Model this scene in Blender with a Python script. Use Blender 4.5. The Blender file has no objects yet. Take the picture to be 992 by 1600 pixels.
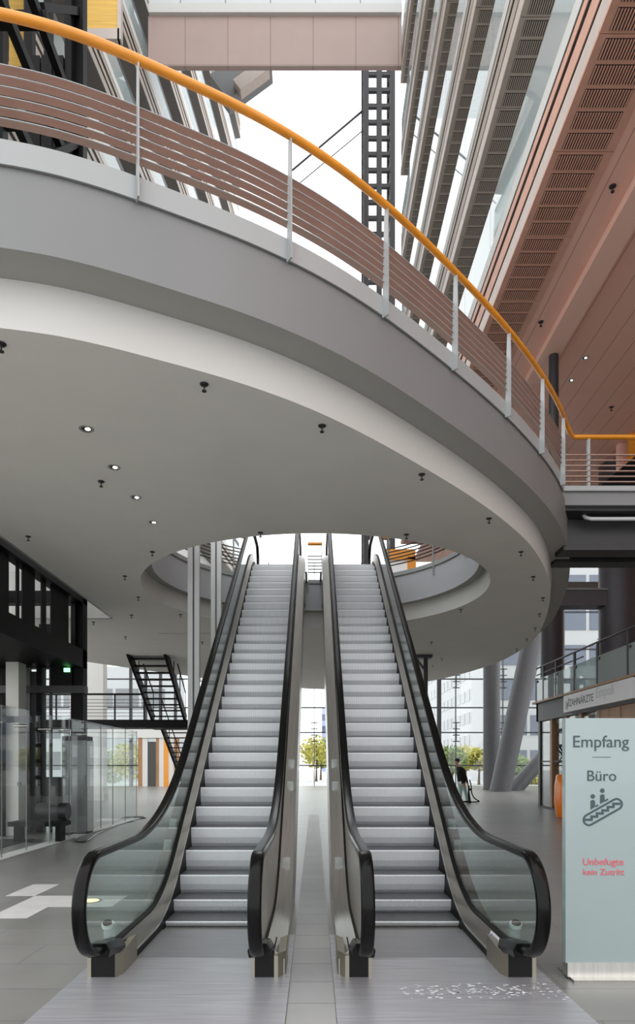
import bpy, bmesh, math, random
from mathutils import Vector, Matrix
from mathutils.geometry import tessellate_polygon
random.seed(7)
S = bpy.context.scene
COL = S.collection
F, CX, CY, HC = 1045.0, 491.0, 1197.0, 1.6      # focal length and principal point of the 992x1600 frame, eye height
def at(px, py, Y):
    return Vector(((px-CX)*Y/F, Y, HC-(py-CY)*Y/F))
def onz(px, py, z):
    Y = (HC-z)*F/(py-CY)
    return Vector(((px-CX)*Y/F, Y, z))

# ------------------------------------------------------------------ materials
def srgb(r, g, b):
    f = lambda c: (c/255/12.92) if c/255 <= .04045 else ((c/255+.055)/1.055)**2.4
    return (f(r), f(g), f(b), 1)
def mat(name, col, rough=.5, metal=0., noise=0., nscale=4., bump=0., stretch=None, spec=.5, coat=0.):
    m = bpy.data.materials.new(name); m.use_nodes = True
    nt = m.node_tree; p = nt.nodes['Principled BSDF']
    p.inputs['Base Color'].default_value = col
    p.inputs['Roughness'].default_value = rough
    p.inputs['Metallic'].default_value = metal
    p.inputs['Specular IOR Level'].default_value = spec
    p.inputs['Coat Weight'].default_value = coat
    if noise or bump:
        tc = nt.nodes.new('ShaderNodeTexCoord'); mp = nt.nodes.new('ShaderNodeMapping')
        if stretch: mp.inputs['Scale'].default_value = stretch
        n = nt.nodes.new('ShaderNodeTexNoise'); n.inputs['Scale'].default_value = nscale; n.inputs['Detail'].default_value = 4
        nt.links.new(tc.outputs['Object'], mp.inputs['Vector']); nt.links.new(mp.outputs[0], n.inputs['Vector'])
        if noise:
            r = nt.nodes.new('ShaderNodeValToRGB')
            lo = tuple(c*(1-noise) for c in col[:3])+(1,); hi = tuple(min(1, c*(1+noise)) for c in col[:3])+(1,)
            r.color_ramp.elements[0].position = .3; r.color_ramp.elements[1].position = .7
            r.color_ramp.elements[0].color = lo; r.color_ramp.elements[1].color = hi
            nt.links.new(n.outputs['Fac'], r.inputs['Fac']); nt.links.new(r.outputs['Color'], p.inputs['Base Color'])
        if bump:
            b = nt.nodes.new('ShaderNodeBump'); b.inputs['Strength'].default_value = bump; b.inputs['Distance'].default_value = .01
            nt.links.new(n.outputs['Fac'], b.inputs['Height']); nt.links.new(b.outputs[0], p.inputs['Normal'])
    return m
def tiles(name, c1, c2, cm, bw, bh, mortar, rough, offset=.5, axes='xy', extra_noise=.12):
    m = bpy.data.materials.new(name); m.use_nodes = True
    nt = m.node_tree; p = nt.nodes['Principled BSDF']; p.inputs['Roughness'].default_value = rough
    tc = nt.nodes.new('ShaderNodeTexCoord'); mp = nt.nodes.new('ShaderNodeMapping')
    if axes == 'yx': mp.inputs['Rotation'].default_value = (0, 0, math.pi/2)
    if axes == 'xz': mp.inputs['Rotation'].default_value = (math.pi/2, 0, 0)
    b = nt.nodes.new('ShaderNodeTexBrick')
    b.inputs['Scale'].default_value = 1; b.inputs['Brick Width'].default_value = bw; b.inputs['Row Height'].default_value = bh
    b.inputs['Mortar Size'].default_value = mortar; b.inputs['Mortar Smooth'].default_value = .1
    b.inputs['Color1'].default_value = c1; b.inputs['Color2'].default_value = c2; b.inputs['Mortar'].default_value = cm
    b.offset = offset
    n = nt.nodes.new('ShaderNodeTexNoise'); n.inputs['Scale'].default_value = 1.3; n.inputs['Detail'].default_value = 6
    mx = nt.nodes.new('ShaderNodeMix'); mx.data_type = 'RGBA'; mx.blend_type = 'OVERLAY'; mx.inputs[0].default_value = extra_noise*2
    nt.links.new(tc.outputs['Object'], mp.inputs[0]); nt.links.new(mp.outputs[0], b.inputs['Vector']); nt.links.new(tc.outputs['Object'], n.inputs['Vector'])
    nt.links.new(b.outputs['Color'], mx.inputs[6]); nt.links.new(n.outputs['Fac'], mx.inputs[7]); nt.links.new(mx.outputs[2], p.inputs['Base Color'])
    return m
def glass(name, tint, refl=.9, trans=1., diffuse=0., dcol=(.8, .85, .85, 1)):
    m = bpy.data.materials.new(name); m.use_nodes = True
    nt = m.node_tree; nt.nodes.clear()
    o = nt.nodes.new('ShaderNodeOutputMaterial'); t = nt.nodes.new('ShaderNodeBsdfTransparent'); g = nt.nodes.new('ShaderNodeBsdfGlossy')
    t.inputs[0].default_value = tint; g.inputs['Roughness'].default_value = .02; g.inputs[0].default_value = (refl, refl, refl, 1)
    fr = nt.nodes.new('ShaderNodeFresnel'); ge_ = nt.nodes.new('ShaderNodeNewGeometry'); mr = nt.nodes.new('ShaderNodeMapRange')
    mr.inputs['To Min'].default_value = 1.38; mr.inputs['To Max'].default_value = 1/1.38      # same reflection from either face of the pane
    nt.links.new(ge_.outputs['Backfacing'], mr.inputs['Value']); nt.links.new(mr.outputs[0], fr.inputs[0])
    mx = nt.nodes.new('ShaderNodeMixShader')
    base = t
    if diffuse:
        d = nt.nodes.new('ShaderNodeBsdfDiffuse'); d.inputs[0].default_value = dcol
        m2 = nt.nodes.new('ShaderNodeMixShader'); m2.inputs[0].default_value = diffuse
        nt.links.new(t.outputs[0], m2.inputs[1]); nt.links.new(d.outputs[0], m2.inputs[2]); base = m2
    nt.links.new(fr.outputs[0], mx.inputs[0]); nt.links.new(base.outputs[0], mx.inputs[1]); nt.links.new(g.outputs[0], mx.inputs[2])
    nt.links.new(mx.outputs[0], o.inputs[0])
    return m
def grooved(name, c1, c2, scale, rough, metal, axis='X'):
    m = mat(name, c1, rough, metal)
    nt = m.node_tree; p = nt.nodes['Principled BSDF']
    tc = nt.nodes.new('ShaderNodeTexCoord'); w = nt.nodes.new('ShaderNodeTexWave'); w.bands_direction = axis
    w.inputs['Scale'].default_value = scale; w.wave_profile = 'SIN'
    r = nt.nodes.new('ShaderNodeValToRGB'); r.color_ramp.elements[0].color = c2; r.color_ramp.elements[1].color = c1
    r.color_ramp.elements[0].position = .2; r.color_ramp.elements[1].position = .6
    b = nt.nodes.new('ShaderNodeBump'); b.inputs['Strength'].default_value = .35; b.inputs['Distance'].default_value = .004
    nt.links.new(tc.outputs['Object'], w.inputs['Vector']); nt.links.new(w.outputs['Fac'], r.inputs[0]); nt.links.new(r.outputs[0], p.inputs['Base Color'])
    nt.links.new(w.outputs['Fac'], b.inputs['Height']); nt.links.new(b.outputs[0], p.inputs['Normal'])
    return m
def emit(name, col, st):
    m = mat(name, col, .5); p = m.node_tree.nodes['Principled BSDF']
    p.inputs['Emission Color'].default_value = col; p.inputs['Emission Strength'].default_value = st
    return m
def G(v, w=0.): return (v+w, v, v-w, 1)
M = dict(
    floor=tiles('floor_stone', (.175, .172, .16, 1), (.205, .20, .19, 1), (.12, .118, .112, 1), 1.2, .6, .006, .32),
    strip=tiles('strip_stone', (.29, .29, .29, 1), (.325, .325, .32, 1), (.13, .13, .13, 1), 20., .45, .006, .4, 0.),
    inlay=mat('inlay_stone', G(.55, .01), .45, noise=.06),
    ground=mat('outdoor_paving', G(.62), .8, noise=.1),
    soffit=mat('soffit_paint', (.88, .86, .79, 1), .7, noise=.02, nscale=1.5),
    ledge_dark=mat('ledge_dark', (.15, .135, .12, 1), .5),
    white=mat('white_paint', (.62, .61, .58, 1), .6),
    fascia=mat('fascia_paint', (.195, .197, .197, 1), .5, noise=.03, nscale=1.),
    hole_fascia=mat('hole_fascia_lightened', (.44, .445, .465, 1), .5),  # lighter copy of the fascia paint, making up for light missing in the hole
    cheek=mat('cheek_steel', (.33, .31, .25, 1), .5, .9),
    smoke=glass('grey_glass', (.80, .82, .82, 1), .9, diffuse=.22, dcol=(.3, .31, .31, 1)),
    comb=mat('comb_aluminium', (.26, .262, .272, 1), .42, .45, noise=.08, nscale=5., stretch=(.4, 6, 1)),
    under=mat('recess_paint', (.40, .40, .37, 1), .6),
    kick=mat('rail_white_metal', (.33, .34, .34, 1), .45),
    wood=mat('orange_wood', (.72, .27, .015, 1), .4, noise=.12, nscale=6., stretch=(1, 1, 6), coat=.2),
    slat=mat('reflected_brown_slat', (.44, .27, .215, 1), .45, noise=.08),  # brown reflection on pale metal slats, painted in as their colour
    steel=mat('brushed_steel', (.55, .53, .49, 1), .27, 1., noise=.10, nscale=3., stretch=(30, .6, .6)),
    steel_pale=mat('pale_steel', (.66, .65, .62, 1), .34, .9, noise=.08, nscale=3., stretch=(12, .6, .6)),
    deck=mat('deck_steel', (.42, .39, .34, 1), .30, 1., noise=.10, nscale=3., stretch=(14, .5, .5)),
    plate=mat('landing_plate_steel', (.43, .43, .455, 1), .36, .5, noise=.16, nscale=5., stretch=(.35, 7, 1), bump=.15),
    riser=grooved('riser_aluminium_lit', (.66, .67, .69, 1), (.44, .45, .47, 1), 22., .42, .45),  # lit tone of the step metal
    tread=grooved('tread_aluminium_shaded', (.22, .225, .235, 1), (.05, .05, .055, 1), 22., .45, .7),  # darker than the risers mostly by shade, painted into the colour
    skirt=mat('skirt_black', G(.006), .5, spec=.2),
    rubber=mat('handrail_rubber', G(.002), .22, spec=.16),
    black=mat('black_steel', G(.004), .55, noise=.2, spec=.15),
    dark=mat('dark_grey_steel', (.025, .025, .027, 1), .5, noise=.1),
    column=mat('grey_column_paint', (.085, .085, .09, 1), .5, noise=.06),
    column_dark=mat('dark_column_paint', (.05, .046, .053, 1), .5, noise=.06),
    post=mat('light_post_paint', (.60, .61, .61, 1), .45),
    skylight=glass('dimming_glass', (.82, .83, .84, 1), .8),  # grey tint cuts the daylight from above
    glass=glass('clear_glass', (.965, .985, .98, 1)),
    glass_green=glass('balustrade_glass', (.86, .93, .91, 1), .8),
    pale_glass=glass('frosted_glass', (.75, .85, .85, 1), .9, diffuse=.45, dcol=(.62, .68, .68, 1)),
    sign=mat('sign_panel', (.285, .345, .345, 1), .12, noise=.03, nscale=1.2, coat=.3),
    sign_white=mat('sign_white', (.80, .80, .80, 1), .4),
    ink=mat('sign_ink', (.035, .06, .07, 1), .4),
    ink_black=mat('lettering_black', G(.03), .4),
    ink_red=mat('sign_red_ink', (.65, .10, .13, 1), .4),
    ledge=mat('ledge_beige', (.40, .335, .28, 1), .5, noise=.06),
    ledge_red=mat('ledge_red_lit', (.62, .345, .26, 1), .5, noise=.06),  # beige ledge with red carpet bounce light painted into the colour
    lip=mat('ledge_lip', (.55, .47, .42, 1), .4, noise=.05),
    terracotta=tiles('red_lit_panels', (.80, .48, .385, 1), (.81, .49, .39, 1), (.52, .29, .23, 1), 30., .49, .012, .55, 0., 'yx', .04),  # red bounce light from the carpet, painted into the ceiling colour
    red_lit_plain=mat('red_lit_plain', (.84, .54, .44, 1), .5),  # same painted red bounce light, without panel joints
    pinkpanel=tiles('pink_panels', (.42, .31, .275, 1), (.43, .315, .28, 1), (.27, .19, .17, 1), 1.85, 40., .02, .5, 0., 'xz', .03),
    greypanel=tiles('grey_panels', (.62, .63, .65, 1), (.63, .64, .66, 1), (.3, .3, .3, 1), 1.95, 1.2, .03, .5, 0., 'xz', .03),
    yellow=mat('yellow_lit_ceiling', (.75, .45, .08, 1), .5, noise=.15, nscale=3., stretch=(.3, .3, 8)),  # yellow light on a ceiling, painted as a sheet colour
    orange=mat('orange_plastic', (.80, .20, .015, 1), .3, coat=.4),
    leaf_dark=mat('spiky_leaf', (.012, .022, .012, 1), .5),
    trunk=mat('trunk_bark', (.16, .10, .06, 1), .8, noise=.3, nscale=12.),
    leaf_yellow=mat('autumn_leaf', (.50, .46, .10, 1), .7, noise=.4, nscale=3.),
    leaf_green=mat('green_leaf', (.22, .30, .10, 1), .7, noise=.4, nscale=3.),
    facade_white=mat('white_render', (.82, .82, .82, 1), .7), facade_far=mat('pale_render', (.50, .50, .51, 1), .7),
    window_blue=mat('blue_window', (.085, .105, .16, 1), .15),
    window_grey=mat('grey_window', (.16, .165, .175, 1), .2),
    tower_blue=mat('blue_tower', (.34, .38, .58, 1), .4),
    doordark=mat('dark_door', (.04, .038, .035, 1), .4),
    copper=mat('copper_wood', (.32, .16, .07, 1), .45, noise=.2, nscale=5., stretch=(1, 1, .2)),
    skin=mat('skin', (.45, .27, .20, 1), .6), hair=mat('dark_hair', G(.015), .6), jacket=mat('black_jacket', G(.012), .8, spec=.2),
    teal=mat('teal_cloth', (.30, .46, .44, 1), .8), shirt=mat('white_shirt', (.75, .78, .78, 1), .8),
    lamp=emit('lamp_glow', (1, .93, .8, 1), 3.), lamp_floor=emit('floor_lamp_glow', (1, .85, .35, 1), 1.2), exit_green=emit('exit_glow', (.25, 1, .35, 1), 1.6),
    acrylic=glass('clear_acrylic', (.88, .92, .92, 1), 1., diffuse=.25), sensor=mat('sensor_disc', (.05, .025, .02, 1), .3),
    sticker=mat('sticker_white', (.8, .8, .82, 1), .5), sticker_blue=mat('sticker_blue', (.05, .09, .35, 1), .5),
)

# ------------------------------------------------------------------ mesh builder
ORI = {}
def link(o): COL.objects.link(o); return o
def thing(name, label, cat, loc=(0, 0, 0), group=None, kind=None):
    o = link(bpy.data.objects.new(name, None)); o.location = loc; o.empty_display_size = .1
    ORI[o.name] = Vector(loc)
    o['label'] = label; o['category'] = cat
    if group: o['group'] = group
    if kind: o['kind'] = kind
    return o
def tag(o, label, cat, group=None, kind=None):
    o['label'] = label; o['category'] = cat
    if group: o['group'] = group
    if kind: o['kind'] = kind
    return o
def struct(o, label=None, cat=None):
    o['kind'] = 'structure'
    if label: o['label'] = label
    if cat: o['category'] = cat
    return o
class MB:
    def __init__(s): s.v = []; s.f = []; s.m = []; s.mi = 0
    def face(s, idx): s.f.append(tuple(idx)); s.m.append(s.mi)
    def add(s, vs, fs):
        n = len(s.v); s.v += [Vector(v) for v in vs]
        for f in fs: s.face([n+i for i in f])
    def box(s, x0, x1, y0, y1, z0, z1):
        s.add([(x0, y0, z0), (x1, y0, z0), (x1, y1, z0), (x0, y1, z0), (x0, y0, z1), (x1, y0, z1), (x1, y1, z1), (x0, y1, z1)],
              [(0, 3, 2, 1), (4, 5, 6, 7), (0, 1, 5, 4), (1, 2, 6, 5), (2, 3, 7, 6), (3, 0, 4, 7)]); return s
    def bar(s, a, b, w, h=None, up=(0, 0, 1)):
        a = Vector(a); b = Vector(b); h = h or w; t = (b-a).normalized(); up = Vector(up)
        if abs(t.dot(up)) > .98: up = Vector((0, 1, 0))
        r = t.cross(up).normalized()*w/2; u = r.cross(t).normalized()*h/2
        vs = [p+sx*r+sy*u for p in (a, b) for sx, sy in ((-1, -1), (1, -1), (1, 1), (-1, 1))]
        s.add(vs, [(0, 1, 2, 3), (7, 6, 5, 4), (0, 4, 5, 1), (1, 5, 6, 2), (2, 6, 7, 3), (3, 7, 4, 0)]); return s
    def tube(s, path, r, n=10, caps=True):
        prof = [(math.cos(2*math.pi*i/n), math.sin(2*math.pi*i/n)) for i in range(n)]
        rs = r if isinstance(r, (list, tuple)) else [r]*len(path)
        s.sweep(path, prof, scale=rs, caps=caps); return s
    def sweep(s, path, prof, side=None, closed=True, loop=False, caps=True, scale=None):
        P = [Vector(p) for p in path]; n = len(P); k = len(prof); base = len(s.v)
        for i in range(n):
            a = P[i-1] if (i > 0 or loop) else P[i]; b = P[(i+1) % n] if (i < n-1 or loop) else P[i]
            t = (b-a).normalized()
            if side is not None: sd = Vector(side)
            else:
                sd = t.cross(Vector((0, 0, 1)))
                sd = sd.normalized() if sd.length > .02 else Vector((1, 0, 0))
            nm = sd.cross(t).normalized(); sc = scale[i] if scale else 1
            for (u, w) in prof: s.v.append(P[i]+sd*u*sc+nm*w*sc)
        for i in range(n if loop else n-1):
            j = (i+1) % n
            for q in range(k if closed else k-1):
                r_ = (q+1) % k
                s.face((base+i*k+q, base+i*k+r_, base+j*k+r_, base+j*k+q))
        if closed and caps and not loop:
            s.face([base+q for q in range(k)][::-1]); s.face([base+(n-1)*k+q for q in range(k)])
        return s
    def prism(s, poly, d):          # poly of 3D points, extruded by vector d
        k = len(poly); d = Vector(d); n = len(s.v)
        s.v += [Vector(p) for p in poly]+[Vector(p)+d for p in poly]
        s.face([n+i for i in range(k)][::-1]); s.face([n+k+i for i in range(k)])
        for i in range(k):
            j = (i+1) % k; s.face((n+i, n+j, n+k+j, n+k+i))
        return s
    def lathe(s, c, prof, n=20):
        c = Vector(c); base = len(s.v)
        for (r, z) in prof:
            for i in range(n):
                a = 2*math.pi*i/n; s.v.append(c+Vector((r*math.cos(a), r*math.sin(a), z)))
        for q in range(len(prof)-1):
            for i in range(n):
                j = (i+1) % n; s.face((base+q*n+i, base+q*n+j, base+(q+1)*n+j, base+(q+1)*n+i))
        s.face([base+i for i in range(n)][::-1]); s.face([base+(len(prof)-1)*n+i for i in range(n)])
        return s
    def blob(s, c, r, seed=0, jag=.25, seg=10):
        rn = random.Random(seed); c = Vector(c); base = len(s.v); R = r if isinstance(r, (list, tuple)) else (r, r, r)
        for a in range(1, seg):
            th = math.pi*a/seg
            for b in range(seg*2):
                ph = math.pi*b/seg; k = 1+rn.uniform(-jag, jag)
                s.v.append(c+Vector((R[0]*k*math.sin(th)*math.cos(ph), R[1]*k*math.sin(th)*math.sin(ph), R[2]*k*math.cos(th))))
        w = seg*2
        for a in range(seg-2):
            for b in range(w):
                c2 = (b+1) % w; s.face((base+a*w+b, base+(a+1)*w+b, base+(a+1)*w+c2, base+a*w+c2))
        s.face([base+b for b in range(w)]); s.face([base+(seg-2)*w+b for b in range(w)][::-1])
        return s
    def build(s, name, m, parent=None, smooth=None, bevel=0.):
        o0 = ORI[parent.name] if parent else Vector((0, 0, 0))
        me = bpy.data.meshes.new(name); me.from_pydata([v-o0 for v in s.v], [], s.f)
        bm = bmesh.new(); bm.from_mesh(me); bmesh.ops.recalc_face_normals(bm, faces=bm.faces)
        if bevel: bmesh.ops.bevel(bm, geom=list(bm.edges), offset=bevel, segments=2, affect='EDGES', profile=.7, clamp_overlap=True)
        bm.to_mesh(me); bm.free()
        for x in (m if isinstance(m, (list, tuple)) else [m]): me.materials.append(x)
        if isinstance(m, (list, tuple)) and not bevel:
            for p, i in zip(me.polygons, s.m): p.material_index = i
        if smooth:
            me.polygons.foreach_set('use_smooth', [True]*len(me.polygons)); me.set_sharp_from_angle(angle=math.radians(smooth))
        o = link(bpy.data.objects.new(name, me))
        if parent: o.parent = parent
        ORI[o.name] = o0
        return o
def box(name, m, parent, x0, x1, y0, y1, z0, z1, bevel=0.): return MB().box(x0, x1, y0, y1, z0, z1).build(name, m, parent, bevel=bevel)
def rehome(o):                         # puts the origin of a one-mesh thing at its base
    me = o.data; xs = [v.co.copy() for v in me.vertices]
    c = Vector(((min(p.x for p in xs)+max(p.x for p in xs))/2, (min(p.y for p in xs)+max(p.y for p in xs))/2, min(p.z for p in xs)))
    me.transform(Matrix.Translation(-c)); o.location = c; return o
def dup(o, delta=(0, 0, 0), parent=None):
    c = o.copy(); COL.objects.link(c); c.location = o.location+Vector(delta)
    if parent: c.parent = parent
    for ch in list(o.children):
        dc = ch.copy(); COL.objects.link(dc); dc.parent = c
        for g in list(ch.children):
            dg = g.copy(); COL.objects.link(dg); dg.parent = dc
    return c
def text(name, body, m, parent, width, origin, rotz=0., align='CENTER', extrude=.0015):
    cu = bpy.data.curves.new(name, 'FONT'); cu.body = body; cu.align_x = align; cu.extrude = extrude; cu.resolution_u = 4
    o = link(bpy.data.objects.new(name, cu)); cu.materials.append(m)
    bpy.context.view_layer.update()
    k = width/max(o.dimensions.x, 1e-6)
    cu.size = k
    bpy.context.view_layer.update()
    me = bpy.data.meshes.new_from_object(o.evaluated_get(bpy.context.evaluated_depsgraph_get())); me.name = name; bpy.data.objects.remove(o)
    o = link(bpy.data.objects.new(name, me))
    o.rotation_euler = (math.pi/2, 0, rotz); o.parent = parent; o.location = Vector(origin)-ORI[parent.name]
    return o

# ------------------------------------------------------------------ world and camera
w = bpy.data.worlds.new('overcast_sky'); S.world = w; w.use_nodes = True
bg = w.node_tree.nodes['Background']; bg.inputs[0].default_value = (.97, .985, 1, 1); bg.inputs[1].default_value = 1.35
cam = bpy.data.cameras.new('camera'); co = link(bpy.data.objects.new('camera', cam)); S.camera = co
co.location = (0, 0, HC); co.rotation_euler = (math.pi/2, 0, 0)
cam.sensor_fit = 'HORIZONTAL'; cam.sensor_width = 36; cam.lens = 36*F/992
cam.shift_x = (496-CX)/992; cam.shift_y = (CY-800)/992; cam.clip_end = 600
S.view_settings.view_transform = 'Standard'; S.view_settings.look = 'None'; S.view_settings.gamma = 1; S.view_settings.use_curve_mapping = False
S.view_settings.exposure = .78
S.cycles.use_denoising = True
S.cycles.max_bounces = 10; S.cycles.transparent_max_bounces = 24; S.cycles.diffuse_bounces = 5

# ------------------------------------------------------------------ setting: ground, floor
XC = -.02
struct(box('ground_exterior', M['ground'], None, -150, 150, -60, 260, -.3, -.06))
struct(box('floor', M['floor'], None, -30, 30, -8, 54, -.06, 0), 'grey stone tiled floor of the hall', 'floor')
t1_ = box('trim_1', M['strip'], None, XC-.158+5, XC+.158+5, .5, 22, 0, .004); t1_.location.x = -5
struct(t1_, 'narrow pale tiled strip of floor between the two escalators', 'floor strip')
for i, (x0, x1, y0, y1) in enumerate(((-3.8, -3.44, 8.24, 9.04), (-3.44, -2.3, 7.6, 8.24), (-3.44, -3.02, 7.03, 7.6))):
    struct(box('floor_inlay', M['inlay'], None, x0, x1, y0, y1, 0, .003), ['farthest white floor inlay left of the escalators', 'widest white floor inlay reaching behind the escalator glass', 'nearest white floor inlay left of the escalators'][i], 'floor inlay')
fl = thing('floor_lamp_disc', 'round yellow lamp set in the floor beside the left escalator', 'floor light', onz(140, 1408, 0))
p = ORI[fl.name]
MB().lathe(p, [(.0, 0), (.15, 0), (.15, .008), (.115, .008)], 24).build('rim', M['steel'], fl, 40)
MB().lathe(p, [(.11, .002), (.11, .0095), (.02, .011)], 24).build('lens', M['lamp_floor'], fl, 40)

# ------------------------------------------------------------------ escalators
SL = .70
def base(Y):
    yb, yt, wb, wt = 6.76, 16.19, .6, .7
    if Y < yb-wb: return 0.
    if Y < yb+wb: return SL*(Y-yb+wb)**2/(4*wb)
    if Y < yt-wt: return SL*(Y-yb)
    if Y < yt+wt: return 6.6-SL*(yt+wt-Y)**2/(4*wt)
    return 6.6
def rail_z(Y):
    yb, wb, z0 = 6.90, 1.2, .975
    line = lambda y: z0+SL*(y-yb)
    if Y < yb-wb: return z0
    if Y < yb+wb: return z0+SL*(Y-yb+wb)**2/(4*wb)
    top = 7.55; yt = yb+(top-z0)/SL; wt = .9
    if Y < yt-wt: return line(Y)
    if Y < yt+wt: return top-SL*(yt+wt-Y)**2/(4*wt)
    return top
def frange(a, b, n): return [a+(b-a)*i/n for i in range(n+1)]
NY, NZ, NR = 4.75, .63, .345        # newel circle
def escalator(s, label):
    C = XC+s*.9525
    root = thing('escalator', label, 'escalator', (C, 5.0, 0), 'pair of escalators side by side')
    X = lambda u: C+s*u
    def ybox(u0, u1, *r): a, b = sorted((X(u0), X(u1))); return MB().box(a, b, *r)
    # landing plate and comb
    ybox(-.79, .82, .6, 6.30, 0, .012).build('landing_plate', M['plate'], root)
    cm = ybox(-.497, .497, 5.52, 6.46, .012, .02)
    cm.build('comb', M['comb'], root)
    # steps
    ys = [7.664]
    def nxt(y, d):
        lo, hi = 0, .45
        for _ in range(40):
            m_ = (lo+hi)/2; dy = m_*d
            if math.hypot(dy, base(y+dy)-base(y)) < .4: lo = m_
            else: hi = m_
        return y+d*lo
    while ys[0] > 6.5: ys.insert(0, nxt(ys[0], -1))
    while ys[-1] < 17.2: ys.append(nxt(ys[-1], 1))
    ys = [y for y in ys if y > 6.3]
    for i, y in enumerate(ys):
        z = base(y)+.004; zb = base(ys[i-1]) if i else 0.; h = max(z-zb, .012)
        a, b = sorted((X(-.497), X(.497)))
        y1 = (ys[i+1] if i+1 < len(ys) else y+.4)+.05
        m_ = MB().box(a, b, y+.012, y1, z-.04, z); m_.box(a+.03, b-.03, y+.1, y1, z-min(h, .1)-.02, z-.04)
        st = m_.build('step', M['tread'], root)
        prof = [(y, z), (y-.004, z-.012), (y+.002, z-h*.5), (y+.018, z-h*.8), (y+.05, z-h), (y+.07, z-h), (y+.03, z-.005)]
        MB().prism([(a, py, pz) for py, pz in prof], (b-a, 0, 0)).build('riser', M['riser'], st)
    Yl = frange(5.09, 6.0, 4)+frange(6.1, 7.6, 12)[0:]+frange(7.8, 15.2, 20)+frange(15.4, 17.0, 10)+[18.4]
    def strip(name, m_, prof, Ys=Yl, smooth=35):
        mb = MB(); k = len(prof); n0 = 0
        for Y in Ys:
            B = base(Y)
            for (u, d) in prof: mb.v.append(Vector((X(u), Y, max(B+d, .001))))
        for i in range(len(Ys)-1):
            for q in range(k):
                r_ = (q+1) % k; mb.face((i*k+q, i*k+r_, (i+1)*k+r_, (i+1)*k+q))
        mb.face(range(k)); mb.face([(len(Ys)-1)*k+q for q in range(k)])
        return mb.build(name, m_, root, smooth)
    for sg in (1, -1):
        inner = sg < 0
        U = lambda a: sg*a
        strip('skirt_panel', M['skirt'], [(U(.500), -.35), (U(.500), .075), (U(.514), .075), (U(.514), -.35)])
        strip('skirt_trim', M['steel_pale'], [(U(.499), .075), (U(.503), .093), (U(.516), .093), (U(.516), .070)])
        strip('inner_deck', M['deck'], [(U(.503), .09), (U(.548), .235), (U(.560), .235), (U(.516), .09)])
        strip('gasket', M['skirt'], [(U(.548), .225), (U(.548), .25), (U(.604), .25), (U(.604), .225)])
        e = .745 if inner else .735
        strip('outer_deck', M['steel_pale'] if inner else M['deck'], [(U(.600), .235), (U(e), .150), (U(e), .135), (U(.600), .215)])
        strip('cladding', M['steel'], [(U(e), .15), (U(e), -.85), (U(e-.02), -.85), (U(e-.02), .14)])
        # balustrade panel
        ty = .012; mb = MB(); u0, u1 = U(.569), U(.583)
        Ys = frange(NY-NR+.02, NY, 12)+frange(NY, 6.0, 5)[1:]+frange(6.1, 8.3, 16)+frange(8.5, 14.8, 20)+frange(15, 17.2, 12)+[18.2]
        for Y in Ys:
            hi = rail_z(Y)-.02
            lo = base(Y)+.23
            if Y < NY:
                c = math.sqrt(max(NR*NR-(Y-NY)**2, 0))-.02; hi = NZ+max(c, .005); lo = max(lo, NZ-max(c, .004))
            elif Y < 5.1: lo = max(lo, NZ-NR+.0)
            for u in (u0, u1):
                mb.v.append(Vector((X(u), Y, lo))); mb.v.append(Vector((X(u), Y, hi)))
        for i in range(len(Ys)-1):
            a = i*4; b = a+4
            for q in ((a, a+1, b+1, b), (a+2, b+2, b+3, a+3), (a+1, a+3, b+3, b+1), (a, b, b+2, a+2)): mb.face(q)
        mb.build('balustrade_panel' if inner else 'balustrade_glass', M['steel_pale'] if inner else M['glass_green'], root, 30)
        # handrail
        path = [(5.02, NZ-NR-.01)]
        for i in range(0, 25):
            a = -math.pi/2-math.pi*i/24; path.append((NY+NR*math.cos(a), NZ+NR*math.sin(a)))
        path += [(Y, rail_z(Y)) for Y in frange(5.0, 8.6, 28)+frange(9.0, 15.0, 8)+frange(15.3, 17.6, 12)]
        tx = 17.95
        for i in range(0, 15):
            a = math.pi/2-math.pi*i/14; path.append((tx+NR*math.cos(a), 7.55-NR+NR*math.sin(a)))
        prof = []
        for i in range(16):
            a = 2*math.pi*i/16; ca, sa = math.cos(a), math.sin(a)
            prof.append((.047*math.copysign(abs(ca)**.6, ca), .028*math.copysign(abs(sa)**.6, sa)))
        MB().sweep([(X(U(.5775)), y, z) for y, z in path], prof, side=(1, 0, 0)).build('handrail', M['rubber'], root, 50)
        # newel base: black inlet box between steel cheeks
        bo, bi = (.735, .50) if not inner else (.70, .50)
        nb = thing_part('newel_base', root, 'black')
        f0 = 5.03
        a, b = sorted((X(U(bi+.025)), X(U(bo-.03))))
        nbm = MB().prism([(a, f0, 0), (b, f0, 0), (b, f0, .155), (b, f0+.02, .19), (a, f0+.02, .19), (a, f0, .155)], (0, .5, 0)) if False else MB().box(a, b, f0, f0+.45, .012, .2)
        nb = nbm.build('newel_base', M['skirt'], root)
        a2, b2 = sorted((X(U(bo-.03)), X(U(bo)))); 
        MB().box(a2, b2, f0-.004, f0+.45, .012, .175).build('steel_cheek', M['cheek'], nb)
        c0, c1, c2 = X(U(bi+.025)), X(U(bi)), X(U(bi-.0))
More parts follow.
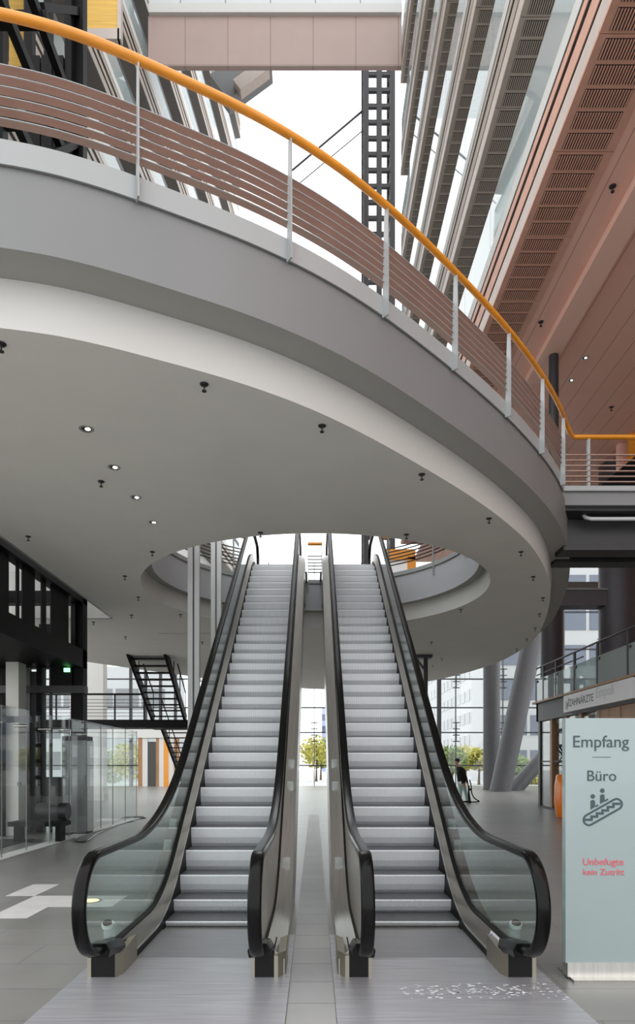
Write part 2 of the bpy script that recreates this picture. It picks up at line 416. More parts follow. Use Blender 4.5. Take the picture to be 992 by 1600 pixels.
        if inner:
            MB().box(*sorted((X(U(bi)), X(U(bi+.025)))), f0-.004, f0+.4, .012, .175).build('steel_cheek', M['cheek'], nb)
            o0, o1 = X(U(.70)), X(U(.755))
            MB().prism([(o0, f0-.006, .012), (o0, f0-.006, .19), (o0, f0+.35, .22), (o0, f0+.35, .012)], (o1-o0, .09, 0)).build('bevel_cheek', M['cheek'], nb)
        else:
            o0, o1 = X(U(.525)), X(U(.487))
            MB().prism([(o0, f0-.006, .012), (o0, f0-.006, .185), (o0, f0+.38, .22), (o0, f0+.38, .012)], (o1-o0, .10, 0)).build('bevel_cheek', M['cheek'], nb)
        bc = X(U(.5775))
        MB().sweep([(bc, 4.80, .275), (bc, 4.90, .268), (bc, 5.02, .245), (bc, 5.2, .21)], [(-.075, -.05), (.075, -.05), (.085, .0), (.055, .05), (-.055, .05), (-.085, 0)], side=(1, 0, 0)).build('handrail_boot', M['rubber'], root, 40)
        # clear stops on the outer deck
        if True:
            for (yy) in ((7.45, 7.75) if not inner else (7.2, 8.35, 8.75)):
                B = base(yy); um = .67
                z = B+.235-(um-.6)*.085/(e-.6)
                a, b = sorted((X(U(um-.04)), X(U(um+.04))))
                MB().prism([(a, yy, z-.01), (a, yy, z+.05), (a, yy+.07, z+.10), (a, yy+.10, z+.06)], (b-a, 0, 0)).build('anti_slide_stop', M['acrylic'], root)
    # light barrier sensor on the outer deck
    sx = X(.71); sz = .185
    sp = MB().lathe((sx, 5.5, sz), [(.048, -.03), (.05, .12), (.046, .125)], 20).build('sensor_post', M['acrylic'], root, 40)
    MB().tube([(sx, 5.46, sz+.105), (sx, 5.45, sz+.135)], .05, 18).build('sensor_ring', M['sticker'], sp, 40)
    MB().tube([(sx, 5.45, sz+.12), (sx, 5.437, sz+.145)], .038, 18).build('sensor_disc', M['sensor'], sp, 40)
    # underside of the truss
    Ys = frange(6.9, 17.5, 20); mb = MB()
    for Y in Ys:
        z = max(base(Y)-.85, .02)
        for u, d in ((-.74, 0), (.8, 0), (.8, .03), (-.74, .03)): mb.v.append(Vector((X(u), Y, z+d)))
    for i in range(len(Ys)-1):
        for q in range(4): mb.face((i*4+q, i*4+(q+1) % 4, i*4+4+(q+1) % 4, i*4+4+q))
    mb.build('truss_soffit', M['dark'], root)
    ybox(-.79, .82, 17.2, 18.6, 6.585, 6.61).build('landing_plate', M['plate'], root)
    return root
def thing_part(*a): return None
escL = escalator(-1, 'left escalator of the pair, on the side of the glass lift enclosure')
escR = escalator(1, 'right escalator of the pair, beside the glass sign panel')
# pictogram sticker on the right escalator
q = MB(); q.box(1.46, 1.53, 5.35, 5.62, .0, .001)
stk = MB()
stk.add([(1.437, 5.32, .117), (1.437, 5.58, .117), (1.474, 5.58, .232), (1.474, 5.32, .232)], [(0, 1, 2, 3)])
so = stk.build('pictogram_sticker', M['sticker'], escR)
for k in range(3):
    b_ = MB(); y0 = 5.34+k*.08
    b_.add([(1.443, y0, .143), (1.443, y0+.05, .143), (1.465, y0+.05, .211), (1.465, y0, .211)], [(0, 1, 2, 3)])
    b_.build('sticker_symbol', M['sticker_blue'], so)
# white specks on the right landing plate
sp = MB(); rn = random.Random(3)
for k in range(150):
    u = rn.random(); y = 4.72+rn.gauss(0, .07)+(rn.random()*.3-.15 if rn.random() < .15 else 0); x = .62+u*1.12
    r = rn.uniform(.004, .012); n = len(sp.v); a0 = rn.random()*3
    for i in range(5):
        a = a0+i*math.tau/5; sp.v.append(Vector((x+1.7*r*math.cos(a), y+r*math.sin(a), .0135)))
    sp.face([n+i for i in range(5)])
tag(sp.build('white_specks', M['sticker'], None), 'scatter of small white specks on the right landing plate', 'specks', kind='stuff')

# ------------------------------------------------------------------ round mezzanine platform
ZS, ZB, ZF, ZD = 5.4, 5.81, 6.45, 6.6
ctrl = [(-5.2, 5.75), (-4, 5.63), (-2.72, 5.80), (-2.08, 5.97), (-1.43, 6.27), (-.72, 6.64), (.06, 7.19), (.98, 8.07), (2.31, 9.54), (3.40, 11.0),
        (4.13, 12.24), (4.84, 13.79), (5.46, 15.51), (6.09, 17.73), (6.62, 20.16), (6.80, 23.2), (6.45, 26.2), (5.2, 30.0), (3.0, 32.4), (0, 33.1), (-3.6, 30.2),
        (-7.0, 26.1), (-8.5, 24), (-9.5, 21.2), (-9.7, 17.2)]
def catmull(c, per=7):
    out = []; n = len(c)
    for i in range(n-1):
        p0, p1, p2, p3 = (Vector(c[max(i-1, 0)]), Vector(c[i]), Vector(c[i+1]), Vector(c[min(i+2, n-1)]))
        for k in range(per):
            t = k/per
            out.append(.5*((2*p1)+(p2-p0)*t+(2*p0-5*p1+4*p2-p3)*t*t+(3*p1-p0-3*p2+p3)*t**3))
    out.append(Vector(c[-1])); return out
cur = catmull(ctrl)
for _ in range(6):       # even out the small wiggles of the traced edge
    cur = [cur[0]]+[(cur[i-1]+2*cur[i]+cur[i+1])/4 for i in range(1, len(cur)-1)]+[cur[-1]]
nrm = []
for i in range(len(cur)):
    t = (cur[min(i+1, len(cur)-1)]-cur[max(i-1, 0)]).normalized(); nrm.append(Vector((t.y, -t.x)))
def off(d, z, i0=0, i1=None): return [Vector((cur[i].x+nrm[i].x*d, cur[i].y+nrm[i].y*d, z)) for i in range(i0, len(cur) if i1 is None else i1)]
HO, HR = Vector((.02, 14.62)), 3.70
def ring(r, z, a0=0, a1=360, n=96):       # clockwise, so that the sweep's side points into the hole
    return [Vector((HO.x+r*math.sin(math.radians(a0+(a1-a0)*i/n)), HO.y+r*math.cos(math.radians(a0+(a1-a0)*i/n)), z)) for i in range(n+1)]
plat = thing('mezzanine_platform', 'large oval mezzanine platform with a round hole over the escalators', 'platform', (-1.5, 19, 0))
def slab(name, z, m, doff, hr):
    o = off(doff, z)+[Vector((-5.2, 17.2, z))]; h = ring(hr, z)[:-1]
    tri = tessellate_polygon([o, h]); mb = MB(); mb.v = o+h
    for t in tri: mb.face(t)
    return mb.build(name, m, plat)
slab('soffit', ZS, M['soffit'], 0, HR); slab('deck', ZD-.02, M['under'], .40, HR-.2)
def bands(rows_a, rows_b):
    mb = MB(); k = len(rows_a)
    for r_ in (rows_a, rows_b):
        mb.v += r_
    for i in range(k-1): mb.face((i, i+1, k+i+1, k+i))
    return mb
bands(off(0, ZS), off(.035, ZB)).build('edge_band', M['white'], plat, 60)
bands(off(.035, ZB), off(.40, ZB)).build('recess', M['under'], plat, 60)
bands(off(.40, ZB), off(.42, ZF)).build('fascia', M['fascia'], plat, 60)
bands(off(.42, ZF), off(.40, ZD)).build('deck_edge', M['under'], plat, 60)
bands(ring(HR, ZS), ring(HR-.03, ZB)).build('edge_band', M['white'], plat, 60)
bands(ring(HR-.03, ZB), ring(HR-.22, ZB)).build('recess', M['under'], plat, 60)
bands(ring(HR-.22, ZB), ring(HR-.22, ZF+.05)).build('fascia', M['hole_fascia'], plat, 60)
bands(ring(HR-.22, ZF+.05), ring(HR-.22, ZD)).build('deck_edge', M['under'], plat, 60)
MB().box(-9.7, -5.2, 17.2, 17.25, ZS, ZD).box(-5.22, -5.18, 5.75, 17.2, ZS, ZD).build('notch_edge', M['white'], plat)
MB().box(-4.45, -2.85, 19.1, 19.14, ZS-.02, ZS).build('ceiling_seam', M['white'], plat)

# railing of the platform edge
def near_i(x, y): return min(range(len(cur)), key=lambda i: (cur[i].x-x)**2+(cur[i].y-y)**2)
iE = near_i(3.95, 12.1)
railing = thing('curved_railing', 'curved railing with slats painted with a brown reflection and orange wooden handrail along the platform edge', 'railing', (-1.5, 6.4, ZF))
def prect(w, h): return [(-w/2, -h/2), (w/2, -h/2), (w/2, h/2), (-w/2, h/2)]
def pround(r, n=14): return [(r*math.cos(math.tau*i/n), r*math.sin(math.tau*i/n)) for i in range(n)]
MB().sweep(off(.50, 7.60, 0, iE+2), pround(.039)).build('handrail', M['wood'], railing, 60)
MB().sweep(off(.44, 6.55, 0, iE+1), prect(.02, .20)).build('kick_plate', M['kick'], railing, 30)
for k in range(6):
    z = 7.24-.086*k
    sl = MB().sweep(off(.435, z, 0, iE+1), [(-.055, .0), (.035, -.02), (.037, -.012), (-.055, .008)]).build('slat', M['slat'], railing, 30)
    MB().sweep(off(.474, z-.014, 0, iE+1), prect(.006, .007)).build('slat_edge', M['kick'], sl, 30)
def blade(P, n, d0, d1, z0, zt, ztop, dtop, th=.014):
    t = Vector((-n.y, n.x, 0)); n3 = Vector((n.x, n.y, 0)); b = Vector((P.x, P.y, 0))
    q = lambda d, z: b+n3*d+Vector((0, 0, z))-t*th/2
    poly = [q(d0, z0), q(d1, z0), q(d1, zt), q(dtop+.025, ztop), q(dtop-.025, ztop), q(d0+.02, zt)]
    return MB().prism(poly, t*th)
for (x, y) in ((-4.3, 5.2), (-2.95, 5.35), (-1.55, 5.73), (-.29, 6.39), (.83, 7.21), (1.85, 8.18), (2.76, 9.17), (3.57, 10.24), (4.3, 11.43)):
    i = min(range(len(cur)), key=lambda j: ((cur[j]+nrm[j]*.48)-Vector((x, y))).length)
    blade(cur[i], nrm[i], .445, .53, 6.42, 7.22, 7.56, .50).build('post', M['kick'], railing)

# railing round the hole, open where the escalators land
hr = thing('hole_railing', 'railing with thin bars round the hole above the escalators', 'railing', (HO.x, HO.y, ZD))
A0 = 31
for (a0, a1, n) in ((A0, 360-A0, 90), (-3.2, 3.2, 4)):
    MB().sweep(ring(HR-.26, 7.60, a0, a1, n), pround(.045)).build('handrail', M['wood'], hr, 60)
    MB().sweep(ring(HR-.25, 6.58, a0, a1, n), prect(.02, .10)).build('kick_plate', M['kick'], hr, 30)
    for k in range(6): MB().sweep(ring(HR-.25, 7.27-.088*k, a0, a1, n), prect(.05, .014)).build('rail_bar', M['dark'], hr, 30)
def hpost(a, z0=6.3):
    n = Vector((math.sin(math.radians(a)), math.cos(math.radians(a))))
    b = Vector((HO.x, HO.y))+n*HR
    blade(b, -n, .225, .30, z0, 7.2, 7.56, .27).build('post', M['kick'], hr)
for a in list(range(34, 330, 24))+[-3, 3]: hpost(a)

# ------------------------------------------------------------------ footbridge to the right
fb = thing('footbridge', 'grey footbridge leaving the platform to the right', 'footbridge', (9, 13, 6.3))
box('deck_slab', M['fascia'], fb, 4.35, 14, 12.2, 14.0, 6.36, 6.62)
box('deck_edge', M['kick'], fb, 4.45, 14, 12.14, 12.2, 6.6, 6.69)
box('girder', M['dark'], fb, 4.75, 14, 12.75, 13.2, 5.72, 6.36)
box('girder', M['dark'], fb, 4.9, 14, 13.6, 14.0, 5.75, 6.36)
box('soffit', M['dark'], fb, 4.6, 14, 12.3, 13.95, 6.30, 6.36)
MB().tube([(5.05, 12.55, 6.32), (5.07, 12.5, 6.24), (5.16, 12.45, 6.20), (9, 12.45, 6.21), (14, 12.45, 6.21)], .035, 10).build('pipe', M['post'], fb, 60)
fr = thing('straight_railing', 'short straight railing with orange handrail on the grey footbridge', 'railing', (9, 12.2, 6.65))
hp = off(.50, 7.60, iE, iE+1)[0]
MB().tube([tuple(hp), (hp.x+.25, 12.2, 7.60), (14, 12.2, 7.60)], .045, 12).build('handrail', M['wood'], fr, 50)
for k in range(6): MB().box(4.55, 14, 12.17, 12.21, 7.262-.098*k, 7.276-.098*k).build('rail_bar', M['slat'], fr)
for x in (5.0, 6.45, 7.9, 9.35, 10.8): MB().box(x-.02, x+.02, 12.17, 12.24, 6.66, 7.56).build('post', M['kick'], fr)

# ------------------------------------------------------------------ sprinklers and downlights in the soffit
spr = [(2, 537), (319, 600), (503, 665), (158, 752), (659, 741), (764, 810), (44, 838), (407, 832), (238, 862), (635, 835), (195, 900), (216, 933), (814, 862),
       (833, 901), (848, 934), (205, 961), (282, 960), (843, 959), (836, 981), (823, 998), (196, 995), (316, 1003), (720, 952), (674, 1003), (690, 1029), (676, 1040), (807, 1014), (146, 972)]
s0 = None
for k, (px, py) in enumerate(spr):
    P = onz(px, py, ZS)
    if s0 is None:
        s0 = thing('ceiling_sprinkler', 'small dark sprinkler head on the pale underside of the platform', 'sprinkler', P, 'sprinklers under the platform')
        MB().lathe(P, [(.038, -.012), (.045, -.004), (.045, 0)], 14).build('rosette', M['dark'], s0, 40)
        MB().lathe(P, [(.024, -.075), (.024, -.066), (.008, -.06), (.008, -.012)], 12).build('nozzle', M['dark'], s0, 40)
    else:
        c = dup(s0); c.location = P
dl = [((135, 670), 'nearest recessed downlight in the platform underside'), ((178, 730), 'second recessed downlight of the row under the platform'),
      ((212, 777), 'third recessed downlight of the row under the platform'), ((239, 816), 'farthest recessed downlight of the row under the platform')]
d0 = None
def downlight(P, lab, grp):
    t = thing('downlight', lab, 'downlight', P, grp)
    MB().lathe(P, [(.055, -.002), (.075, -.008), (.085, -.004), (.085, 0)], 24).build('trim_ring', M['steel_pale'], t, 40)
    MB().lathe(P, [(.054, -.003), (.054, -.001)], 24).build('reflector', M['dark'], t)
    MB().lathe(P+Vector((.015, 0, 0)), [(.02, -.012), (.03, -.006), (.03, -.002)], 14).build('bulb', M['lamp'], t, 60)
    return t
for (p2, lab) in dl: downlight(onz(p2[0], p2[1], ZS), lab, 'row of downlights under the platform')

# ------------------------------------------------------------------ right facade: stacked ledges
W = 3.79
def dupmesh(me, name, loc, parent):
    o = bpy.data.objects.new(name, me); COL.objects.link(o); o.location = loc; o.parent = parent; return o
gm = MB(); gm.mi = 0; gm.box(0, .70, 0, .27, -.004, 0)
gm.mi = 1
for i in range(17): gm.box(.008+i*.0412, .030+i*.0412, .008, .262, -.012, -.004)
gobj = gm.build('grille_src', [M['black'], M['ledge']], None); gme = gobj.data; bpy.data.objects.remove(gobj)
gme_red = gme.copy(); gme_red.materials[1] = M['ledge_red']
names = ['lowest vented ledge of the right facade, above the terracotta ceiling', 'second vented ledge up on the right facade', 'third vented ledge up on the right facade',
         'fourth vented ledge up on the right facade', 'fifth vented ledge up on the right facade', 'topmost vented ledge of the right facade']
for i in range(6):
    z = HC+9.75+4.05*i
    L = thing('facade_ledge', names[i], 'facade ledge', (W, 17, z), 'ledges stacked up the right facade')
    o0 = ORI[L.name]
    bandm = M['ledge_red'] if i == 0 else M['ledge']
    y0, y1 = (7.2, 29.4)
    me = None; n = 13; ln = (y1-y0)/n
    for k in range(n):
        ya = y0+k*ln
        box('soffit_panel', bandm if i == 0 else M['ledge'], L, W, 4.75, ya+.008, ya+ln-.008, z, z+.05)
        for j in range(5):
            yy = ya+.05+j*.335
            dupmesh(gme_red if i == 0 else gme, 'vent_grille', Vector((W+.115, yy, z-.001))-o0, L)
    box('backing', M['black'], L, W+.12, 4.75, y0, y1, z+.05, z+1.2)
    box('lip', M['lip'], L, W, W+.12, y0, y1, z+.05, z+.34)
    box('slot', M['black'], L, W+.035, W+.12, y0, y1, z+.34, z+1.14)
    for (za, zb) in ((.48, .76), (.90, 1.06)):
        for k in range(5):
            ln2 = (y1-y0)/5; box('fascia_band', bandm, L, W+.02, W+.12, y0+k*ln2+.01, y0+(k+1)*ln2-.01, z+za, z+zb)
    box('balustrade_base', M['white'], L, W+.02, W+.1, y0, y1, z+1.14, z+1.42)
    for k in range(9):
        ln3 = (y1-y0)/9; box('balustrade_glass', M['pale_glass'], L, W+.05, W+.065, y0+k*ln3+.01, y0+(k+1)*ln3-.01, z+1.42, z+2.45)
struct(box('wall_right', M['facade_white'], None, 4.75, 5.0, 7.2, 29.4, 11.5, 36))
struct(box('wall_right_light_block', M['column'], None, 15, 15.3, -6, 30, 0, 6.3))  # unseen wall of the right building, added to block light from the right
struct(box('wall_right_pink_bounce', M['red_lit_plain'], None, 15, 15.3, -6, 30, 6.3, 36))  # unseen, coloured to bounce pink light onto the ceiling
struct(box('ceiling', M['terracotta'], None, 4.75, 15, 5, 32, 11.36, 11.5), 'panelled ceiling behind the vented ledges, red bounce light painted in', 'ceiling')
struct(MB().box(5.3, 5.73, 5, 16.8, 11.2, 11.36).build('ceiling_beam', M['red_lit_plain'], None), 'beam under the panelled ceiling, red bounce light painted in', 'beam')
cs0 = None
for (px, py) in ((957, 291), (845, 503), (955, 636)):
    P = onz(px, py, 11.36)
    if cs0 is None:
        cs0 = thing('ceiling_sprinkler', 'small dark sprinkler head on the terracotta ceiling', 'sprinkler', P, 'sprinklers on the terracotta ceiling')
        MB().lathe(P, [(.05, -.014), (.06, -.004), (.06, 0)], 14).build('rosette', M['dark'], cs0, 40)
        MB().lathe(P, [(.03, -.1), (.03, -.085), (.01, -.075), (.01, -.012)], 12).build('nozzle', M['dark'], cs0, 40)
    else: dup(cs0).location = P
downlight(onz(914, 559, 11.36), 'recessed downlight in the terracotta ceiling, nearer of two', 'downlights in the terracotta ceiling')
downlight(onz(892, 594, 11.36), 'recessed downlight in the terracotta ceiling, farther of two', 'downlights in the terracotta ceiling')
P = onz(865, 545, 11.36)
uc = thing('upper_column', 'slim dark round column under the terracotta ceiling', 'column', (P.x, P.y, 6.3))
MB().lathe((P.x, P.y, 0), [(.11, 6.1), (.11, 11.36)], 20).build('shaft', M['dark'], uc, 40)
MB().lathe((P.x, P.y, 0), [(.16, 6.0), (.16, 6.1)], 20).build('base_plate', M['dark'], uc, 40)
# far end of the upper right storey
struct(box('wall_back', M['red_lit_plain'], None, 9.2, 15, 20.2, 20.4, 9.0, 11.36), 'wall at the back of the upper storey, red bounce light painted in', 'wall')
op = box('orange_screen', M['wood'], None, 9.25, 10.2, 19.6, 19.75, 9.0, 11.36); tag(op, 'tall orange wooden panel behind the footbridge railing', 'panel')
sf = MB().prism([(7.0, 18.2, 8.5), (7.75, 18.2, 9.2), (8.75, 18.2, 10.05), (11.5, 18.2, 10.05), (11.5, 18.2, 8.5)], (0, .2, 0)).build('stair_flank', M['black'], None)
tag(sf, 'black sloping stair flank seen through the footbridge railing', 'stair flank')

# ------------------------------------------------------------------ top bridge, left facade
tb = thing('high_bridge', 'pink panelled bridge crossing high over the atrium', 'bridge', (-1.9, 29.5, 32))
box('front_panels', M['pinkpanel'], tb, -7.2, W, 29.0, 29.2, HC+1094*29/F, HC+1172*29/F)
box('body', M['pinkpanel'], tb, -7.15, W, 29.2, 31, HC+1165*29/F, HC+1172*29/F)
box('white_edge', M['white'], tb, -7.15, W, 28.85, 31, HC+1172*29/F, HC+1186*29/F)
box('parapet', M['greypanel'], tb, -7.15, W, 29.0, 29.2, HC+1186*29/F, HC+1240*29/F)
ang = math.atan(.107)
for i in range(10):
    k_ = 13.4+4.05*i; z = HC+k_; X0 = -10.6+.107*14
    L = thing('facade_ledge', ['lowest', 'second', 'third', 'fourth', 'fifth', 'sixth', 'seventh', 'eighth', 'ninth', 'topmost'][i]+' ledge of the left facade counting up'*(0 < i < 9)+' ledge of the left facade'*(i in (0, 9)), 'facade ledge', (X0, 14, z), 'ledges of the left facade')
    L.rotation_euler.z = -ang
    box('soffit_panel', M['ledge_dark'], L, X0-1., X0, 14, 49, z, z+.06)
    box('lip', M['ledge'], L, X0-.12, X0, 14, 49, z+.06, z+.34); box('slot', M['black'], L, X0-.3, X0-.04, 14, 49, z+.34, z+1.2)
    box('fascia_band', M['ledge'], L, X0-.1, X0-.02, 14, 49, z+.55, z+.75); box('fascia_band', M['ledge'], L, X0-.1, X0-.02, 14, 49, z+.95, z+1.15)
    box('mid_rail', M['dark'], L, X0-.5, X0-.1, 14, 49, z+2.6, z+2.85); box('balustrade_base', M['white'], L, X0-.1, X0-.02, 14, 49, z+1.2, z+1.5)
    for q in range(7): box('balustrade_glass', M['pale_glass'], L, X0-.06, X0-.045, 14+q*5+.02, 19+q*5-.02, z+1.5, z+2.45)
wl = struct(MB().box(-10.6-1.3, -10.6-1.05, 14, 49, 7, 54).build('wall_left', M['facade_white'], None)); wl.location.x = 1.498-0; wl.data.transform(Matrix.Translation((10.6, -14, 0))); wl.location = (-10.6+.107*14, 14, 0); wl.rotation_euler.z = -ang
rb = thing('roof_beam', 'grey sloping roof beam meeting the high bridge', 'beam', (-3.5, 33, 34))
a, b = at(440, 108, 33), at(372, 158, 33)
MB().bar(a+Vector((-.9, 0, .3)), b+Vector((-.9, 0, .3)), .8, 1.5).build('beam', M['fascia'], rb); MB().bar(a.lerp(b, .25)+Vector((-.2, -.5, -.1)), a.lerp(b, .9)+Vector((-.2, -.5, -.1)), .5, .6).build('casing', M['lip'], rb)


# lattice mast
lm = thing('lattice_mast', 'tall dark lattice mast beside the right facade', 'mast', (3.4, 36, 0))
x0, x1, ya, yb = 2.75, 4.15, 35.6, 37.0
for (x, y) in ((x0, ya), (x1, ya), (x0, yb), (x1, yb), ((x0+x1)/2, ya)):
    box('chord', M['dark'], lm, x-.14, x+.14, y-.1, y+.1, 0, 42)
mb = MB(); zz = 1.
for k in range(48):
    z = zz+k*.85
    mb.bar((x0, ya, z), (x1, ya, z), .16, .2); mb.bar((x0, ya, z), (x0, yb, z), .15); mb.bar((x1, ya, z), (x1, yb, z), .15)
mb.build('lacing', M['dark'], lm)
st = thing('tie_rods', 'pair of thin dark tie rods running to the lattice mast', 'tie rods', (2, 36, 24))
MB().tube([at(452, 270, 36), at(568, 172, 36)], .05, 8).build('rod', M['dark'], st)
MB().tube([at(430, 318, 36), at(568, 203, 36)], .025, 8).build('rod', M['dark'], st)

# ------------------------------------------------------------------ lift tower and enclosure on the left
lt = thing('lift_tower', 'black steel lift tower frame beside the platform on the left', 'lift tower', (-6.6, 13, 0))
for (x, y, w_, top) in ((-5.75, 16.35, .30, 24), (-5.75, 11.0, .28, 24), (-7.7, 16.35, .3, 24), (-7.7, 11.0, .3, 24)):
    box('post', M['black'], lt, x-w_/2, x+w_/2, y-w_/2, y+w_/2, 0, top)
for z0, z1 in ((3.98, 4.42), (5.55, 5.85)):
    MB().box(-5.9, -5.6, 8.6, 16.5, z0, z1).box(-7.85, -7.55, 8.6, 16.5, z0, z1).box(-7.85, -5.6, 16.2, 16.5, z0, z1).box(-7.85, -5.6, 10.9, 11.1, z0, z1).build('ring_beam', M['black'], lt)
box('floor_plate', M['black'], lt, -7.7, -5.8, 8.6, 16.4, 4.0, 4.12)
box('cross_beam', M['dark'], lt, -7.9, -5.55, 16.1, 16.4, 3.36, 3.54)
for (ya, yb) in ((11.6, 12.55), (12.89, 13.0), (13.15, 13.72), (14.07, 14.30), (14.58, 15.6), (16.02, 16.24)):
    box('upright', M['black'], lt, -5.76, -5.73, ya, yb, 4.42, 5.6)
box('machine_box', M['black'], lt, -6.3, -5.95, 15.3, 15.9, 4.12, 4.85)
gx = lambda px: at(px, 0, 16.2).x
for (pa, pb, m_) in ((27, 33, 'black'), (33, 48, 'column'), (58, 66, 'black'), (68, 71, 'dark'), (78, 81, 'dark')):
    box('guide_post', M[m_], lt, gx(pa), gx(pb), 16.15, 16.25, 0, 3.98)
for z in (7.6, 9.2, 10.8, 12.4, 14.0, 15.6, 17.2):
    MB().box(-7.8, -5.6, 14.0, 14.2, z, z+.24).box(-7.8, -5.6, 16.25, 16.45, z, z+.24).box(-5.85, -5.7, 11, 16.4, z, z+.22).build('tie_beam', M['black'], lt)
    [box('counterweight', M['black'], lt, gx(pa), gx(pb), 15.9, 16.2, z+.1, z+1.3) for pa, pb in ((50, 70), (72, 88), (91, 106))]
for k in range(4): MB().bar((-5.75, 14.1, 8+k*3.2), (-5.75, 16.3, 10.4+k*3.2), .14).build('brace', M['black'], lt)
for px in (52, 80, 112): box('guide_rail', M['black'], lt, gx(px)-.08, gx(px)+.08, 15.95, 16.15, 6.7, 24)
box('shaft_panel', M['column'], lt, gx(34), gx(56), 16.26, 16.3, 0, 3.9); box('shaft_panel', M['black'], lt, gx(23), gx(33), 15.2, 16.2, 0, 3.0)
box('exit_sign', M['exit_green'], lt, gx(103), gx(112), 16.06, 16.1, at(0, 1050, 16.1).z, at(0, 1044, 16.1).z)
box('dark_room_sheet', M['black'], lt, gx(81), gx(114), 16.12, 16.16, at(0, 1072, 16.1).z, 3.98)  # black sheet standing in for a dark room
yp = thing('yellow_light_sheet', 'yellow sheet imitating a ceiling lit yellow, behind the black lift tower', 'screen', (-5.8, 19, 14))  # stands in for a ceiling under a ledge, its yellow light painted on
MB().box(-7.0, -5.55, 18.9, 19.0, 22.4, 25.5).build('yellow_sheet', M['yellow'], yp); box('frame', M['lip'], yp, -7.0, -5.5, 18.85, 19.05, 22.1, 22.4); box('frame', M['lip'], yp, -5.55, -5.45, 18.85, 19.05, 22.1, 25.5)
yp2 = thing('yellow_light_sheet', 'lower yellow sheet imitating a ceiling lit yellow, at the left picture edge behind the lift tower', 'screen', (-8.2, 18.5, 14))
MB().box(-7.85, -7.45, 17.2, 17.3, 19.6, 22.5).build('yellow_sheet', M['yellow'], yp2); box('frame', M['dark'], yp2, -7.45, -7.38, 17.15, 17.35, 19.6, 22.5)

ge = thing('glass_enclosure', 'frameless glass screen round the lift pit on the left', 'glass screen', (-5.42, 15, 0))
ys = [9.6, 10.6, 11.6, 12.6, 13.7, 14.8, 15.9, 17.0, 18.0, 19.2, 20.4]
for k in range(len(ys)-1):
    pn = box('glass_pane', M['glass'], ge, -5.43, -5.415, ys[k]+.008, ys[k+1]-.008, .02, 2.66)
    box('pane_edge', M['fascia'], ge, -5.431, -5.414, ys[k+1]-.007, ys[k+1]+.007, .02, 2.66)
    if k < 6: MB().tube([(-5.60, ys[k+1]-.12, 2.35), (-5.36, ys[k+1]-.12, 2.35)], .03, 10).build('clamp', M['steel'], ge, 40)
for k in range(4): box('glass_pane', M['glass'], ge, -8.7+k*.82+.01, -7.9+k*.82, 20.39, 20.41, .02, 2.66)
box('kerb', M['inlay'], ge, -5.6, -5.28, 9.0, 20.5, 0, .02)
box('clamp_rail', M['dark'], ge, -7.5, -5.5, 13.0, 13.1, 2.45, 2.57)
pit = struct(box('trim_2', M['black'], None, -8.5, -6.1, 11.8, 14.6, 0, .012), 'black lift pit behind the glass screen', 'pit')
wp = thing('white_pillar', 'square white pillar at the left picture edge behind glass', 'pillar', (-6.75, 14.3, 0))
box('shaft', M['white'], wp, at(9, 0, 15.4).x, at(29, 0, 15.4).x, 15.4, 15.8, .0, 4.0); box('wall_box', M['doordark'], wp, at(28, 0, 15.4).x, at(32, 0, 15.4).x, 15.36, 15.45, at(0, 1228, 15.4).z, at(0, 1222, 15.4).z)
mc = thing('lift_machine', 'dark lift machinery on a trolley behind the glass screen', 'machine', (-6.4, 14, 0))
P = at(85, 1268, 14.5)
MB().tube([P+Vector((-.35, 0, 0)), P+Vector((.3, 0, 0))], .19, 16).build('motor', M['dark'], mc, 40)
box('trolley', M['black'], mc, at(15, 0, 14).x, at(100, 0, 14).x, 13.9, 14.4, at(0, 1291, 14).z, at(0, 1284, 14).z)
for x in (25, 90): box('foot', M['black'], mc, at(x, 0, 14).x-.05, at(x, 0, 14).x+.05, 14.0, 14.3, .012, at(0, 1291, 14).z)
MB().box(P.x-.1, P.x+.15, 14.3, 14.6, P.z+.15, P.z+.75).build('gearbox', M['dark'], mc)
lc = thing('reflected_post_box', 'pale grey glazed lift car standing behind the glass screen', 'lift car', (-6, 16, 0))  # glazed box added to imitate the post reflected in the glass
box('wall', M['smoke'], lc, at(97, 0, 15.6).x, at(135, 0, 15.6).x, 15.6, 15.64, .05, 2.2)
box('side_wall', M['smoke'], lc, at(97, 0, 15.6).x-.02, at(97, 0, 15.6).x+.02, 15.64, 16.05, .05, 2.2)
box('side_wall', M['smoke'], lc, at(135, 0, 15.6).x-.02, at(135, 0, 15.6).x+.02, 15.64, 16.05, .05, 2.2)
box('floor_sill', M['dark'], lc, at(97, 0, 15.6).x, at(135, 0, 15.6).x, 15.6, 16.05, 0, .05); box('roof', M['dark'], lc, at(97, 0, 15.6).x, at(135, 0, 15.6).x, 15.6, 16.05, 2.2, 2.3)
